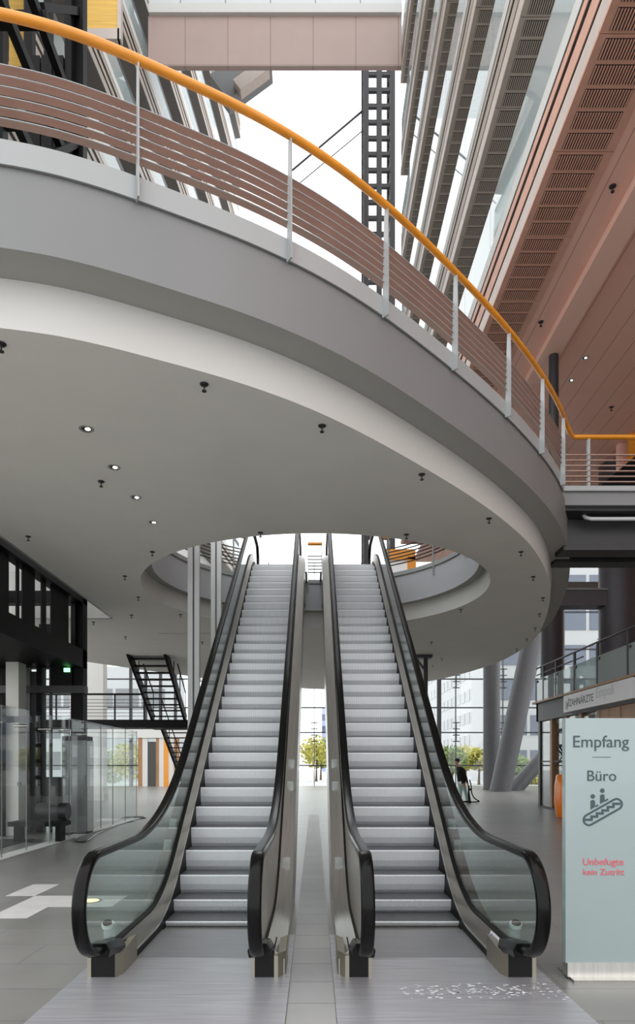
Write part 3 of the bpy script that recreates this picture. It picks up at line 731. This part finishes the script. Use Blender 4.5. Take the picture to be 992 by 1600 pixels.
# cable on the floor
cab = [onz(px, py, .012) for px, py in ((228, 1278), (205, 1281), (178, 1287), (150, 1298), (124, 1307), (116, 1312), (120, 1315), (132, 1315), (142, 1310), (150, 1304), (172, 1294), (190, 1287), (208, 1283))]
cp = catmull([(v.x, v.y) for v in cab], 4)
tag(rehome(MB().tube([Vector((v.x, v.y, .012)) for v in cp], .012, 8).build('floor_cable', M['rubber'], None, 60)), 'black cable lying in a loop on the floor beside the glass screen', 'cable')
for k, ((px, py), lb) in enumerate((((166, 1283), 'nearer flat black cable ramp on the floor by the glass screen'), ((206, 1279), 'flat black cable ramp on the floor at the far end of the cable'))):
    P = onz(px, py, 0); t = MB().prism([(P.x-.35, P.y, 0), (P.x+.35, P.y, 0), (P.x+.25, P.y+.12, .05), (P.x-.25, P.y+.12, .05)], (0, .25, 0)).build('cable_ramp', M['dark'] if k else M['post'], None)
    tag(rehome(t), lb if k else 'flat grey cable ramp on the floor by the glass screen', 'cable ramp')

# tall twin posts through the hole
for (px0, px1, Y, lb) in ((294, 312, 14.0, 'thicker pale grey double post rising through the hole'), (330, 346, 15.4, 'thinner pale grey double post behind the thicker one')):
    xa, xb = at(px0, 0, Y).x, at(px1, 0, Y).x; d = xb-xa
    t = thing('guide_mast', lb, 'post', ((xa+xb)/2, Y, 0), 'pale posts left of the escalators')
    box('channel', M['post'], t, xa, xa+d*.42, Y-.06, Y+.06, 0, 11); box('channel', M['post'], t, xb-d*.42, xb, Y-.06, Y+.06, 0, 11); box('web', M['fascia'], t, xa+d*.42, xb-d*.42, Y+.0, Y+.03, 0, 11)
    box('foot_plate', M['dark'], t, xa-.06, xb+.06, Y-.12, Y+.12, 0, .02)

# black open-tread staircase with landing
sc = thing('open_staircase', 'black steel open tread staircase with a landing, left of the posts', 'staircase', (-5.7, 27, 0))
def flight(ya, za, yb, zb, xa, xb, n):
    for x in (xa, xb): MB().bar((x, ya, za), (x, yb, zb), .09, .34).build('stringer', M['black'], sc)
    for k in range(n):
        t = (k+.5)/n; y = ya+(yb-ya)*t; z = za+(zb-za)*t
        box('tread', M['black'], sc, xa+.045, xb-.045, y-.14, y+.14, z-.02, z+.02)
    for x in (xa, xb):
        MB().tube([(x, ya, za+1.05), (x, yb, zb+1.05)], .025, 8).build('handrail', M['black'], sc)
        for k in range(5):
            t = k/4; y = ya+(yb-ya)*t; z = za+(zb-za)*t; MB().tube([(x, y, z), (x, y, z+1.05)], .018, 6).build('baluster', M['black'], sc)
flight(22.0, 6.0, 26.4, 3.45, -6.35, -5.08, 13)
flight(27.6, 3.3, 33.4, .1, -6.3, -5.0, 16)
box('landing', M['black'], sc, -6.6, -4.8, 26.2, 27.8, 3.1, 3.42)
gy = thing('gallery_bridge', 'black gallery with thin railing between the lift tower and the staircase', 'gallery', (-8, 27, 3.2))
box('deck', M['black'], gy, -11.5, -6.6, 26.2, 27.6, 3.12, 3.42); MB().tube([(-11.5, 26.25, 4.42), (-6.6, 26.25, 4.42)], .04, 8).build('handrail', M['black'], gy)
for k in range(6): box('rail_bar', M['dark'], gy, -11.5, -6.6, 26.24, 26.26, 3.55+k*.13, 3.57+k*.13)
for k in range(5): box('post', M['black'], gy, -11.3+k*1.15, -11.25+k*1.15, 26.22, 26.28, 3.42, 4.42)
pp = thing('broad_pillar', 'broad pale pillar behind the gallery on the left', 'pillar', (-10, 31, 0))
box('shaft', M['white'], pp, at(136, 0, 31).x-.8, at(161, 0, 31).x, 31, 31.6, 0, 7.5); box('base', M['inlay'], pp, at(136, 0, 31).x-.85, at(161, 0, 31).x+.04, 30.95, 31.65, 0, .3)

# ------------------------------------------------------------------ far facade (glass wall) and back wall left
window = thing('window_1', 'tall glass facade at the far end of the hall', 'glass facade', (0, 54, 0), kind='structure')
def pane(x0, x1): box('pane', M['glass'], window, x0, x1, 53.98, 54.0, 0, 18)
xs = [-30, -22, -14.8, -13.6, -12.4, -11.2, -7.5, -3.7, 0, 3.8, 7.6, 11.4, 15.2, 19, 23, 27, 30]
for k in range(len(xs)-1): pane(xs[k]+.02, xs[k+1]-.02)
for x in xs:
    wd = .22 if x in (-14.8, -13.6, -12.4, -11.2) else .06
    box('mullion', M['dark'], window, x-wd/2, x+wd/2, 53.85, 54.1, 0, 18)
box('mullion', M['dark'], window, at(686, 0, 53.5).x-.16, at(686, 0, 53.5).x+.16, 53.4, 53.7, 0, 18)
for z in (1.65, 4.3, 6.3, 8.6, 11, 14): MB().tube([(-30, 53.8, z), (30, 53.8, z)], .06, 6).build('tension_rod', M['dark'], window)
for x in xs[8:15]:
    for z in (4.3, 8.6, 11.0):
        mb = MB()
        for k in range(4): mb.box(x-.28, x+.28, 53.66, 53.72, z-.75+k*.5, z-.68+k*.5)
        mb.box(x-.03, x+.03, 53.66, 53.72, z-.75, z+.85); mb.build('glass_fitting', M['dark'], window)
bw = thing('wall_back_left', 'white and wood clad wall with a dark doorway behind the staircase', 'wall', (-12.5, 53, 0), kind='structure')
z1 = at(0, 1153, 53).z
box('lintel', M['white'], bw, -17, at(292, 0, 53).x, 52.8, 53.2, z1, at(0, 1137, 53).z)
box('panel', M['copper'], bw, at(216, 0, 53).x, at(223, 0, 53).x, 52.9, 53.1, 0, z1); box('panel', M['white'], bw, at(223, 0, 53).x, at(231, 0, 53).x, 52.9, 53.1, 0, z1)
box('door', M['doordark'], bw, at(231, 0, 53).x, at(244, 0, 53).x, 52.95, 53.1, 0, z1-.3); box('door_frame', M['copper'], bw, at(244, 0, 53).x, at(249, 0, 53).x, 52.9, 53.1, 0, z1)
box('panel', M['white'], bw, at(249, 0, 53).x, at(256, 0, 53).x, 52.9, 53.1, 0, z1); box('panel', M['wood'], bw, at(256, 0, 53).x, at(264, 0, 53).x, 52.9, 53.1, 0, z1); box('panel', M['white'], bw, at(264, 0, 53).x, at(272, 0, 53).x, 52.9, 53.1, 0, z1)
box('panel', M['copper'], bw, at(272, 0, 53).x, at(280, 0, 53).x, 52.9, 53.1, 0, z1)

struct(MB().box(-9.5, 4.7, 10, 54, 53.9, 54.0).build('ceiling_dimming_glass', M['skylight'], None), 'tinted glass roof added high over the atrium to dim the daylight', 'glass roof')  # roof added so that its tint dims the light on the upper steps
# ------------------------------------------------------------------ columns on the right
def column(label, a, b, r, m, name='column'):
    a = Vector(a); b = Vector(b)
    t = thing(name, label, 'column', a)
    n = 28; mb = MB()
    for P in (a, b):
        for i in range(n): an = math.tau*i/n; mb.v.append(P+Vector((r*math.cos(an), r*math.sin(an), 0)))
    for i in range(n): j = (i+1) % n; mb.face((i, j, n+j, n+i))
    mb.face(range(n)); mb.face(range(n, 2*n)); mb.build('shaft', m, t, 40)
    d = (b-a)/(b.z-a.z)
    MB().lathe(a, [(r+.06, 0), (r+.06, .05), (r, .06)], n).build('foot_ring', m, t, 40)
    return t
b0 = onz(768, 1234, 0); top = at(768, 1000, b0.y)
column('upright grey round column where three columns meet', b0, (b0.x, b0.y, 14), .56, M['column'])
b1 = onz(777, 1236, 0); t1 = at(828, 1000, b1.y); column('grey column leaning steeply to the right from the shared foot', b1+Vector((-.0, -.6, 0)), t1+Vector((0, -.6, 0))+(t1-b1)*.3, .66, M['column'], 'leaning_column')
b2 = onz(803, 1235, 0); t2 = at(905, 1118, b2.y); column('low grey strut leaning far right behind the shop corner', b2+Vector((-.1, -.3, 0)), t2, .62, M['column'], 'leaning_column')
P = onz(863, 1255, 0); column('dark grey round column behind the balcony end', (P.x, P.y, 0), (P.x, P.y, at(0, 948, P.y).z), .50, M['column_dark'])
P = at(964, 0, 21.7); column('thick dark column on the balcony at the right picture edge', (P.x, 21.7, 4.1), (P.x, 21.7, 11.36), .56, M['column_dark'])
tbm = thing('transfer_beam', 'dark horizontal beam between the platform and the thick column', 'beam', (9, 24, 7))
box('beam', M['column_dark'], tbm, 6.0, 9.7, 21.4, 22.0, at(0, 946, 21.4).z, at(0, 922, 21.4).z); box('flange', M['fascia'], tbm, 6.0, 9.4, 21.35, 22.05, at(0, 922, 21.4).z, at(0, 922, 21.4).z+.05)
ws = thing('upper_wall_frame', 'pale upper ceiling patch framed beside the thick column', 'ceiling panel', (11, 28, 9))
box('panel', M['soffit'], ws, at(908, 0, 28).x, at(938, 0, 28).x, 28, 28.2, at(0, 870, 28).z, at(0, 838, 28).z); box('panel', M['fascia'], ws, at(900, 0, 28).x, at(938, 0, 28).x, 28, 28.2, at(0, 884, 28).z, at(0, 870, 28).z)
box('sill_panel', M['fascia'], ws, at(884, 0, 28).x, at(938, 0, 28).x, 28, 28.2, at(0, 924, 28).z, at(0, 909, 28).z)
P = onz(665, 1024, ZS)
bk = thing('bracket_column', 'slim dark column with a bracket head behind the right escalator', 'column', (P.x, P.y, 0))
MB().lathe((P.x, P.y, 0), [(.075, 0), (.075, 5.3)], 14).build('shaft', M['dark'], bk, 40)
box('head_plate', M['dark'], bk, P.x-.4, P.x+.2, P.y-.2, P.y+.2, 5.3, 5.4); MB().bar((P.x, P.y, 4.85), (P.x-.33, P.y, 5.3), .07).build('brace', M['dark'], bk)

# ------------------------------------------------------------------ shop on the right
shop = thing('dental_shop', 'glazed shop unit with wooden posts under a balcony on the right', 'shop', (11, 21, 0))
SX = 8.75
box('fascia', M['column'], shop, SX-.12, SX+.2, 12, 26, 3.32, 4.0); box('fascia', M['column'], shop, SX-.12, 14, 25.8, 26, 3.32, 4.0)
box('roof_slab', M['dark'], shop, SX-.2, 14, 12, 26.1, 4.0, 4.08)
box('edge_trim', M['copper'], shop, SX-.26, SX-.2, 12, 26.1, 4.0, 4.07)
for k, y in enumerate((25.9, 24.6, 23.2, 21.9, 20.5, 19.1, 17.7, 16.3)):
    wd = .1; box('wood_post', M['doordark'] if k == 0 else M['copper'], shop, SX-.05, SX+.12, y-wd, y+wd, 0, 3.32)
yy = (25.9, 24.6, 23.2, 21.9, 20.5, 19.1, 17.7, 16.3)
for k in range(7):
    box('shop_window', M['glass'], shop, SX, SX+.02, yy[k+1]+.1, yy[k]-.1, .08, 3.3)
    box('glazing_bar', M['dark'], shop, SX-.02, SX+.04, yy[k+1]+.1, yy[k]-.1, 1.75, 1.80)
for x in (9.4, 10.3, 11.5, 13): box('wood_post', M['copper'], shop, x-.08, x+.08, 25.85, 25.98, 0, 3.32)
for xa, xb in ((8.87, 9.32), (9.48, 10.22), (10.38, 11.42), (11.58, 12.92)): box('shop_window', M['glass'], shop, xa, xb, 25.9, 25.92, .08, 3.3)
box('plinth', M['dark'], shop, SX-.06, SX+.1, 16, 26, 0, .08)
box('ceiling_panel', M['soffit'], shop, SX+.2, 14, 12, 25.8, 3.25, 3.32)
box('transom', M['copper'], shop, SX-.04, SX+.06, 12, 20.5, 2.9, 3.32)
bl = thing('balcony_balustrade', 'pale glass balustrade with dark posts on the balcony above the shop', 'balustrade', (SX, 20, 4.1))
by = (26.0, 25.2, 23.9, 22.2, 20.4, 18.4, 16.2, 14)
for k in range(7):
    y = by[k]
    box('post', M['dark'], bl, SX-.14, SX-.08, y-.05, y+.05, 4.08, 5.35 if k else 5.0)
    box('glass_pane', M['pale_glass'], bl, SX-.13, SX-.115, by[k+1]+.06, y-.06, 4.1, 4.95); MB().box(SX-.16, SX-.1, y-.22, y-.05, 4.82, 4.9).build('clamp', M['dark'], bl)
MB().tube([(SX-.11, 26, 5.38), (SX-.11, 13, 5.38)], .035, 8).build('handrail', M['dark'], bl, 60)
MB().tube([(SX-.11, 26, 5.12), (SX-.11, 21.5, 5.12)], .025, 8).build('handrail', M['dark'], bl, 60)
zs = thing('fascia_sign', 'long white sign box with dark lettering on the shop fascia', 'sign', (8.5, 20, 3.3))
sx = 8.42
box('sign_box', M['sign_white'], zs, sx, SX-.12, 17.7, 22.6, 3.40, 3.96, )
ya = 22.6
text('lettering', 'ZAHN\u00c4RZTE', M['ink_black'], zs, 1.9, (sx-.004, 22.1, 3.57), -math.pi/2, 'LEFT')
text('faint_lettering', 'Empoli', M['post'], zs, 1.15, (sx-.004, 20.0, 3.63), -math.pi/2, 'LEFT')
mb = MB()
for (dy, z0, z1, wd) in ((.03, 3.5, 3.78, .05), (.14, 3.46, 3.72, .06), (.24, 3.55, 3.86, .05)):
    y = 22.45-dy; mb.prism([(sx-.003, y, z0), (sx-.003, y-wd, z0+.02), (sx-.003, y-wd-.05, z1), (sx-.003, y-.05, z1-.04)], (-.002, 0, 0))
mb.build('logo', M['ink_black'], zs)
# planter with spiky plant
pl = thing('orange_planter', 'tall orange planter with a spiky dark plant in front of the shop', 'planter', (7.75, 20.7, 0))
MB().lathe((7.75, 20.7, 0), [(.20, 0), (.26, .06), (.31, .5), (.30, 1.0), (.25, 1.3), (.22, 1.34), (.18, 1.33), (.18, 1.25)], 24).build('pot', M['orange'], pl, 40)
MB().tube([(7.75, 20.7, 1.25), (7.77, 20.7, 1.55), (7.73, 20.68, 1.85)], [.05, .04, .04], 8).build('stem', M['trunk'], pl, 60)
mb = MB(); rn = random.Random(5)
for k in range(46):
    a = rn.random()*math.tau; e = rn.uniform(-.5, 1.1); ln = rn.uniform(.38, .62); c = Vector((7.73, 20.68, rn.uniform(1.75, 1.95)))
    d = Vector((math.cos(a)*math.cos(e), math.sin(a)*math.cos(e), math.sin(e))); sd = d.cross(Vector((0, 0, 1))).normalized()*.028
    p1 = c+d*ln*.5; p2 = c+d*ln+Vector((0, 0, -.12*math.cos(e))); n = len(mb.v)
    mb.v += [c-sd*.6, c+sd*.6, p1+sd, p1-sd, p2]; mb.face((n, n+1, n+2, n+3)); mb.face((n+3, n+2, n+4))
mb.build('leaves', M['leaf_dark'], pl)

# ------------------------------------------------------------------ glass sign panel on the right
YP = 5.02
sg = thing('sign_panel', 'tall pale glass sign panel reading Empfang and B\u00fcro', 'sign', (2.24, YP+.05, 0))
def sp_(px, py, d=0.): v = at(px, py, YP); return (v.x, YP-d, v.z)
xl = at(883.5, 0, YP).x; xr = xl+.72
box('panel', M['sign'], sg, xl, xr, YP, YP+.07, at(0, 1505, YP).z, at(0, 1122, YP).z, bevel=.004)
box('base', M['steel_pale'], sg, xl+.012, xr-.012, YP-.01, YP+.09, .02, at(0, 1504, YP).z)
box('foot_plate', M['steel'], sg, xl+.03, xr+.1, YP-.09, YP+.25, .0, .02)
text('lettering', 'Empfang', M['ink'], sg, 87*YP/F, sp_(938, 1167.5, .003)); text('lettering', 'B\u00fcro', M['ink'], sg, 45*YP/F, sp_(939.5, 1220, .003))
text('warning_lettering', 'Unbefugte', M['ink_red'], sg, 63*YP/F, sp_(942, 1351.5, .003)); text('warning_lettering', 'kein Zutritt', M['ink_red'], sg, 64*YP/F, sp_(942.5, 1367, .003))
a, b = sp_(925, 1183), sp_(954, 1183); box('rule', M['ink'], sg, a[0], b[0], YP-.003, YP, a[2]-.002, a[2]+.002)
def ic(cx, cy): return Vector(sp_(870+cx/8, 1110+cy/8, .003))
def stroke(mb, pts, wd, closed=False):
    P = [ic(*p) for p in pts]; n = len(P); L_, R_ = [], []; wd = wd/8*YP/F/2
    for i in range(n):
        a = P[i-1] if (i or closed) else P[i]; b = P[(i+1) % n] if (i < n-1 or closed) else P[i]
        d1 = (P[i]-a); d2 = (b-P[i]); t = ((d1.normalized() if d1.length else Vector())+(d2.normalized() if d2.length else Vector())).normalized()
        nn = Vector((-t.z, 0, t.x)); k = 1.
        if d1.length and d2.length: k = 1/max(.5, math.sqrt(max(.01, (1+d1.normalized().dot(d2.normalized()))/2)))
        L_.append(P[i]+nn*wd*k); R_.append(P[i]-nn*wd*k)
    for i in range(n if closed else n-1):
        j = (i+1) % n; mb.prism([L_[i], L_[j], R_[j], R_[i]], (0, .003, 0))
pg = MB()
c0, c1, rr = Vector((398, 1368)), Vector((745, 1172)), 66
d = (c1-c0).normalized(); n2 = Vector((-d.y, d.x)); pts = []
for i in range(13): a = -math.pi/2+math.pi*i/12; pts.append(tuple(c1+d*rr*math.cos(a)+n2*rr*math.sin(a)))
for i in range(13): a = math.pi/2+math.pi*i/12; pts.append(tuple(c0+d*rr*math.cos(a)+n2*rr*math.sin(a)))
stroke(pg, pts, 24, True)
stroke(pg, [(345, 1367), (432, 1367), (432, 1327), (500, 1327), (500, 1288), (570, 1288), (570, 1250), (636, 1250), (636, 1207), (705, 1207), (705, 1167), (790, 1167)], 30)
for (hx, hy, b0_, b1_) in ((447, 1075, 1118, 1240), (566, 1003, 1048, 1170)):
    pg.prism([ic(hx+28*math.cos(math.tau*i/20), hy+28*math.sin(math.tau*i/20)) for i in range(20)], (0, .003, 0))
    pts = [ic(hx-30+2, b1_), ic(hx-28, b0_+22)]+[ic(hx-28+28*(1-math.cos(a)), b0_+22-22*math.sin(a)) for a in (.5, 1.2, 1.57, 2., 2.6)]+[ic(hx+28, b0_+22), ic(hx+30, b1_-32)]
    pg.prism(pts, (0, .003, 0))
stroke(pg, [(485, 1200), (515, 1182)], 20); stroke(pg, [(598, 1132), (638, 1109)], 20)
pg.build('pictogram', M['ink'], sg)

# ------------------------------------------------------------------ person vacuuming
PY = 29.3; po = onz(722, 1253.5, 0); po.y = PY
K = PY/F
def pp_(px, py, dy=0.): v = at(px, py, PY); return Vector((v.x, PY+dy, v.z))
per = thing('person', 'person in a black jacket and teal trousers bowing over a vacuum hose', 'person', po)
J = {}; V = []; E = []; R = []
def jn(name, p, r, par=None):
    J[name] = len(V); V.append(Vector(p)-po); R.append(r)
    if par is not None: E.append((J[par], J[name]))
jn('pelvis', pp_(722, 1222.5), .185); jn('belly', pp_(721, 1215), .215, 'pelvis'); jn('chest', pp_(720.5, 1206.5), .225, 'belly'); jn('collar', pp_(718.8, 1200.5), .155, 'chest')
jn('neck', pp_(716, 1197), .065, 'collar'); jn('jaw', pp_(713.2, 1193.2), .085, 'neck'); jn('head', pp_(712.8, 1190), .11, 'jaw'); jn('crown', pp_(713.4, 1187.8), .08, 'head')
for sg_, nm in ((-1, 'near'), (1, 'far')):
    jn('shoulder'+nm, pp_(720.5, 1201.5, sg_*.21), .085, 'collar'); jn('elbow'+nm, pp_(725.5 if sg_ < 0 else 719, 1213, sg_*.27), .055, 'shoulder'+nm)
    hx, hy = (729, 1224) if sg_ < 0 else (717, 1222)
    jn('wrist'+nm, pp_(hx, hy, sg_*.24), .036, 'elbow'+nm); jn('palm'+nm, pp_(hx+.5, hy+2.2, sg_*.23), .04, 'wrist'+nm)
    for f_ in range(4):
        jn('knuckle%d'%f_+nm, pp_(hx+.2+.35*f_, hy+4, sg_*.23), .011, 'palm'+nm); jn('tip%d'%f_+nm, pp_(hx-.3+.35*f_, hy+5.3, sg_*.22), .009, 'knuckle%d'%f_+nm)
    jn('thumb'+nm, pp_(hx-.9, hy+2.6, sg_*.2), .011, 'palm'+nm); jn('thumbtip'+nm, pp_(hx-1.2, hy+3.8, sg_*.2), .009, 'thumb'+nm)
    kx, fx = (726.5, 728.5) if sg_ < 0 else (720.5, 720.5)
    jn('hip'+nm, pp_(723 if sg_ < 0 else 720.5, 1225.5, sg_*.10), .115, 'pelvis'); jn('knee'+nm, pp_(kx, 1238.5, sg_*.11), .075, 'hip'+nm)
    jn('ankle'+nm, pp_(fx, 1250.5, sg_*.12), .05, 'knee'+nm); jn('heel'+nm, pp_(fx+.2, 1252.2, sg_*.12), .045, 'ankle'+nm); jn('toe'+nm, pp_(fx-6.5, 1252.4, sg_*.13), .035, 'heel'+nm)
me = bpy.data.meshes.new('body_cage'); me.from_pydata(V, E, []); tmp = link(bpy.data.objects.new('body_cage', me))
sk = tmp.modifiers.new('skin', 'SKIN'); sk.use_smooth_shade = True; sl_ = me.skin_vertices[0].data
for i, r in enumerate(R): sl_[i].radius = (r, r)
sl_[0].use_root = True; ss = tmp.modifiers.new('sub', 'SUBSURF'); ss.levels = 2; ss.render_levels = 2
bpy.context.view_layer.update(); dg = bpy.context.evaluated_depsgraph_get()
bme = bpy.data.meshes.new_from_object(tmp.evaluated_get(dg)); bme.name = 'body'; bpy.data.objects.remove(tmp)
bme.materials.clear()
for m_ in ('skin', 'jacket', 'teal', 'shirt', 'black'): bme.materials.append(M[m_])
zn, zw, zs_ = pp_(0, 1198).z, pp_(0, 1221.5).z, pp_(0, 1224.5).z
for p in bme.polygons:
    z = p.center.z; yo = abs(p.center.y); p.use_smooth = True
    hand = yo > .17 and pp_(0, 1230.6).z < z < pp_(0, 1223.5).z
    p.material_index = 0 if (z > zn or hand) else 1 if z > zw or (yo > .19 and z > pp_(0, 1224).z) else 3 if z > zs_ else 4 if z < .10 else 2
bo = link(bpy.data.objects.new('body', bme)); bo.parent = per
hc = pp_(713.6, 1189)-Vector((0, 0, 0)); MB().blob(hc+Vector((.02, 0, .03)), (.125, .108, .105), 2, .02, 10).build('hair', M['hair'], per, 60)
nz = pp_(709.6, 1191.5); MB().prism([nz+Vector((.03, -.015, .03)), nz+Vector((.03, .015, .03)), nz+Vector((-.012, 0, -.01))], (.03, 0, -.02)).build('nose', M['skin'], per, 40)
vh = thing('vacuum_cleaner', 'black vacuum wand and looping hose beside the bowing person', 'vacuum cleaner', onz(731, 1253.5, 0))
cv = [(730, 1219), (732.4, 1228), (733.5, 1240), (738, 1248), (745, 1252.6), (740, 1253.4), (728, 1253.6), (718, 1253.4)]
hs = catmull([(a, b) for a, b in cv], 5)
MB().tube([pp_(v.x, v.y, -.42)+Vector((0, 0, .035)) for v in hs], .026, 8).build('hose', M['rubber'], vh, 60)
MB().tube([pp_(729.5, 1227, -.36), pp_(729.3, 1240, -.36), pp_(730.5, 1251, -.36)], [.035, .05, .06], 10).build('wand', M['black'], vh, 60)
MB().box(pp_(728, 0).x, pp_(732.5, 0).x, PY-.46, PY-.28, .0, .09).build('floor_head', M['black'], vh, bevel=.02)
MB().bar(pp_(729, 1232.6, -.36), pp_(732.5, 1233.2, -.36), .09).build('handle', M['black'], vh)

# ------------------------------------------------------------------ upper storey seen through the hole
opf = thing('orange_portal', 'orange wooden portal frame on the mezzanine beyond the hole', 'portal', (3.2, 23, ZD))
Y = 23
box('lintel', M['wood'], opf, at(604, 0, Y).x, at(649, 0, Y).x, Y, Y+.4, at(0, 874, Y).z, at(0, 858, Y).z); box('post', M['wood'], opf, at(637, 0, Y).x, at(650, 0, Y).x, Y, Y+.4, ZD, at(0, 870, Y).z)
box('panel', M['facade_white'], opf, at(604, 0, Y).x, at(637, 0, Y).x, Y+.1, Y+.2, ZD, at(0, 874, Y).z)

# ------------------------------------------------------------------ outdoors
def building(name, label, x0, x1, y0, y1, h, side, wm, storey=3.5, nwin=14, wall='facade_far'):
    t = thing(name, label, 'building', ((x0+x1)/2, (y0+y1)/2, -.06))
    box('wall', M[wall], t, x0, x1, y0, y1, -.06, h)
    z = 1.2; k = 0
    while z+1.8 < h:
        if 'w' in side:      # face towards -x
            n = nwin
            for i in range(n):
                ya = y0+(y1-y0)*(i+.08)/n; yb = y0+(y1-y0)*(i+.92)/n; box('window', M[wm], t, x0-.06, x0+.1, ya, yb, z, z+1.7)
        if 's' in side:      # face towards the hall
            n = max(4, int((x1-x0)/2.6))
            for i in range(n):
                xa = x0+(x1-x0)*(i+.06)/n; xb = x0+(x1-x0)*(i+.94)/n; box('window', M[wm], t, xa, xb, y0-.06, y0+.1, z, z+1.9)
        z += storey
    return t
building('office_building', 'long white office building outside with rows of pale windows', 24, 34, 76, 150, 34, 'w', 'window_grey', 3.5, 22)
building('office_block', 'office block outside with blue windows between white bands', 17.4, 48, 63, 74, 24, 's', 'window_blue', 3.3)
building('office_tower', 'slim distant blue tower seen between the escalators', at(503, 0, 200).x, at(509.5, 0, 200).x, 200, 206, at(0, 1106, 200).z, 's', 'window_blue', 3.5, 6, 'tower_blue')
building('low_building', 'low white building outside behind the glass screen on the left', -40, -15.5, 70, 80, 12, 's', 'window_grey', 3.3)
def tree(label, x, y, h, r, m, seed, name='tree'):
    t = thing(name, label, 'tree', (x, y, -.06), 'trees outside the glass facade')
    MB().tube([(x, y, -.06), (x+.05, y, h*.45), (x, y, h*.8)], [.14, .11, .05], 8).build('trunk', M['trunk'], t, 60)
    rn = random.Random(seed); mb = MB()
    for k in range(700):
        d = Vector((rn.gauss(0, 1), rn.gauss(0, 1), rn.gauss(0, 1))).normalized()*(rn.random()**.4); c = Vector((x, y, h-r*.9))+Vector((d.x*r, d.y*r, d.z*r*.95))
        u = Vector((rn.gauss(0, 1), rn.gauss(0, 1), rn.gauss(0, 1))).normalized(); v = u.orthogonal().normalized(); q = rn.uniform(.12, .26); n = len(mb.v)
        mb.v += [c-u*q, c+v*q*.6, c+u*q, c-v*q*.6]; mb.face((n, n+1, n+2, n+3))
    mb.build('crown', m, t)
for k, (px, y, ty_, r, mk, lb) in enumerate(((494, 72, 1150, 1.9, 'leaf_yellow', 'yellow autumn tree seen between the two escalators'), (501, 80, 1158, 1.8, 'leaf_green', 'green tree just behind the yellow one between the escalators'),
        (706, 58, 1166, 1.3, 'leaf_green', 'green bushy tree outside above the bowing person'), (727, 62.5, 1165, 1.35, 'leaf_yellow', 'yellow green tree outside left of the upright column'),
        (748, 59.5, 1169, 1.1, 'leaf_yellow', 'small yellow tree outside touching the upright column'), (806, 57.3, 1178, 1.3, 'leaf_green', 'green tree outside between the leaning columns'), (834, 60.6, 1195, 1.3, 'leaf_yellow', 'yellow tree outside behind the low leaning strut'),
        (205, 60, 1160, 1.8, 'leaf_yellow', 'yellow tree outside seen through the glass screen'), (160, 62, 1170, 2.0, 'leaf_green', 'green tree outside seen through the glass screen'))):
    v = at(px, ty_, y); tree(lb, v.x, y, v.z, r, M[mk], 20+k)
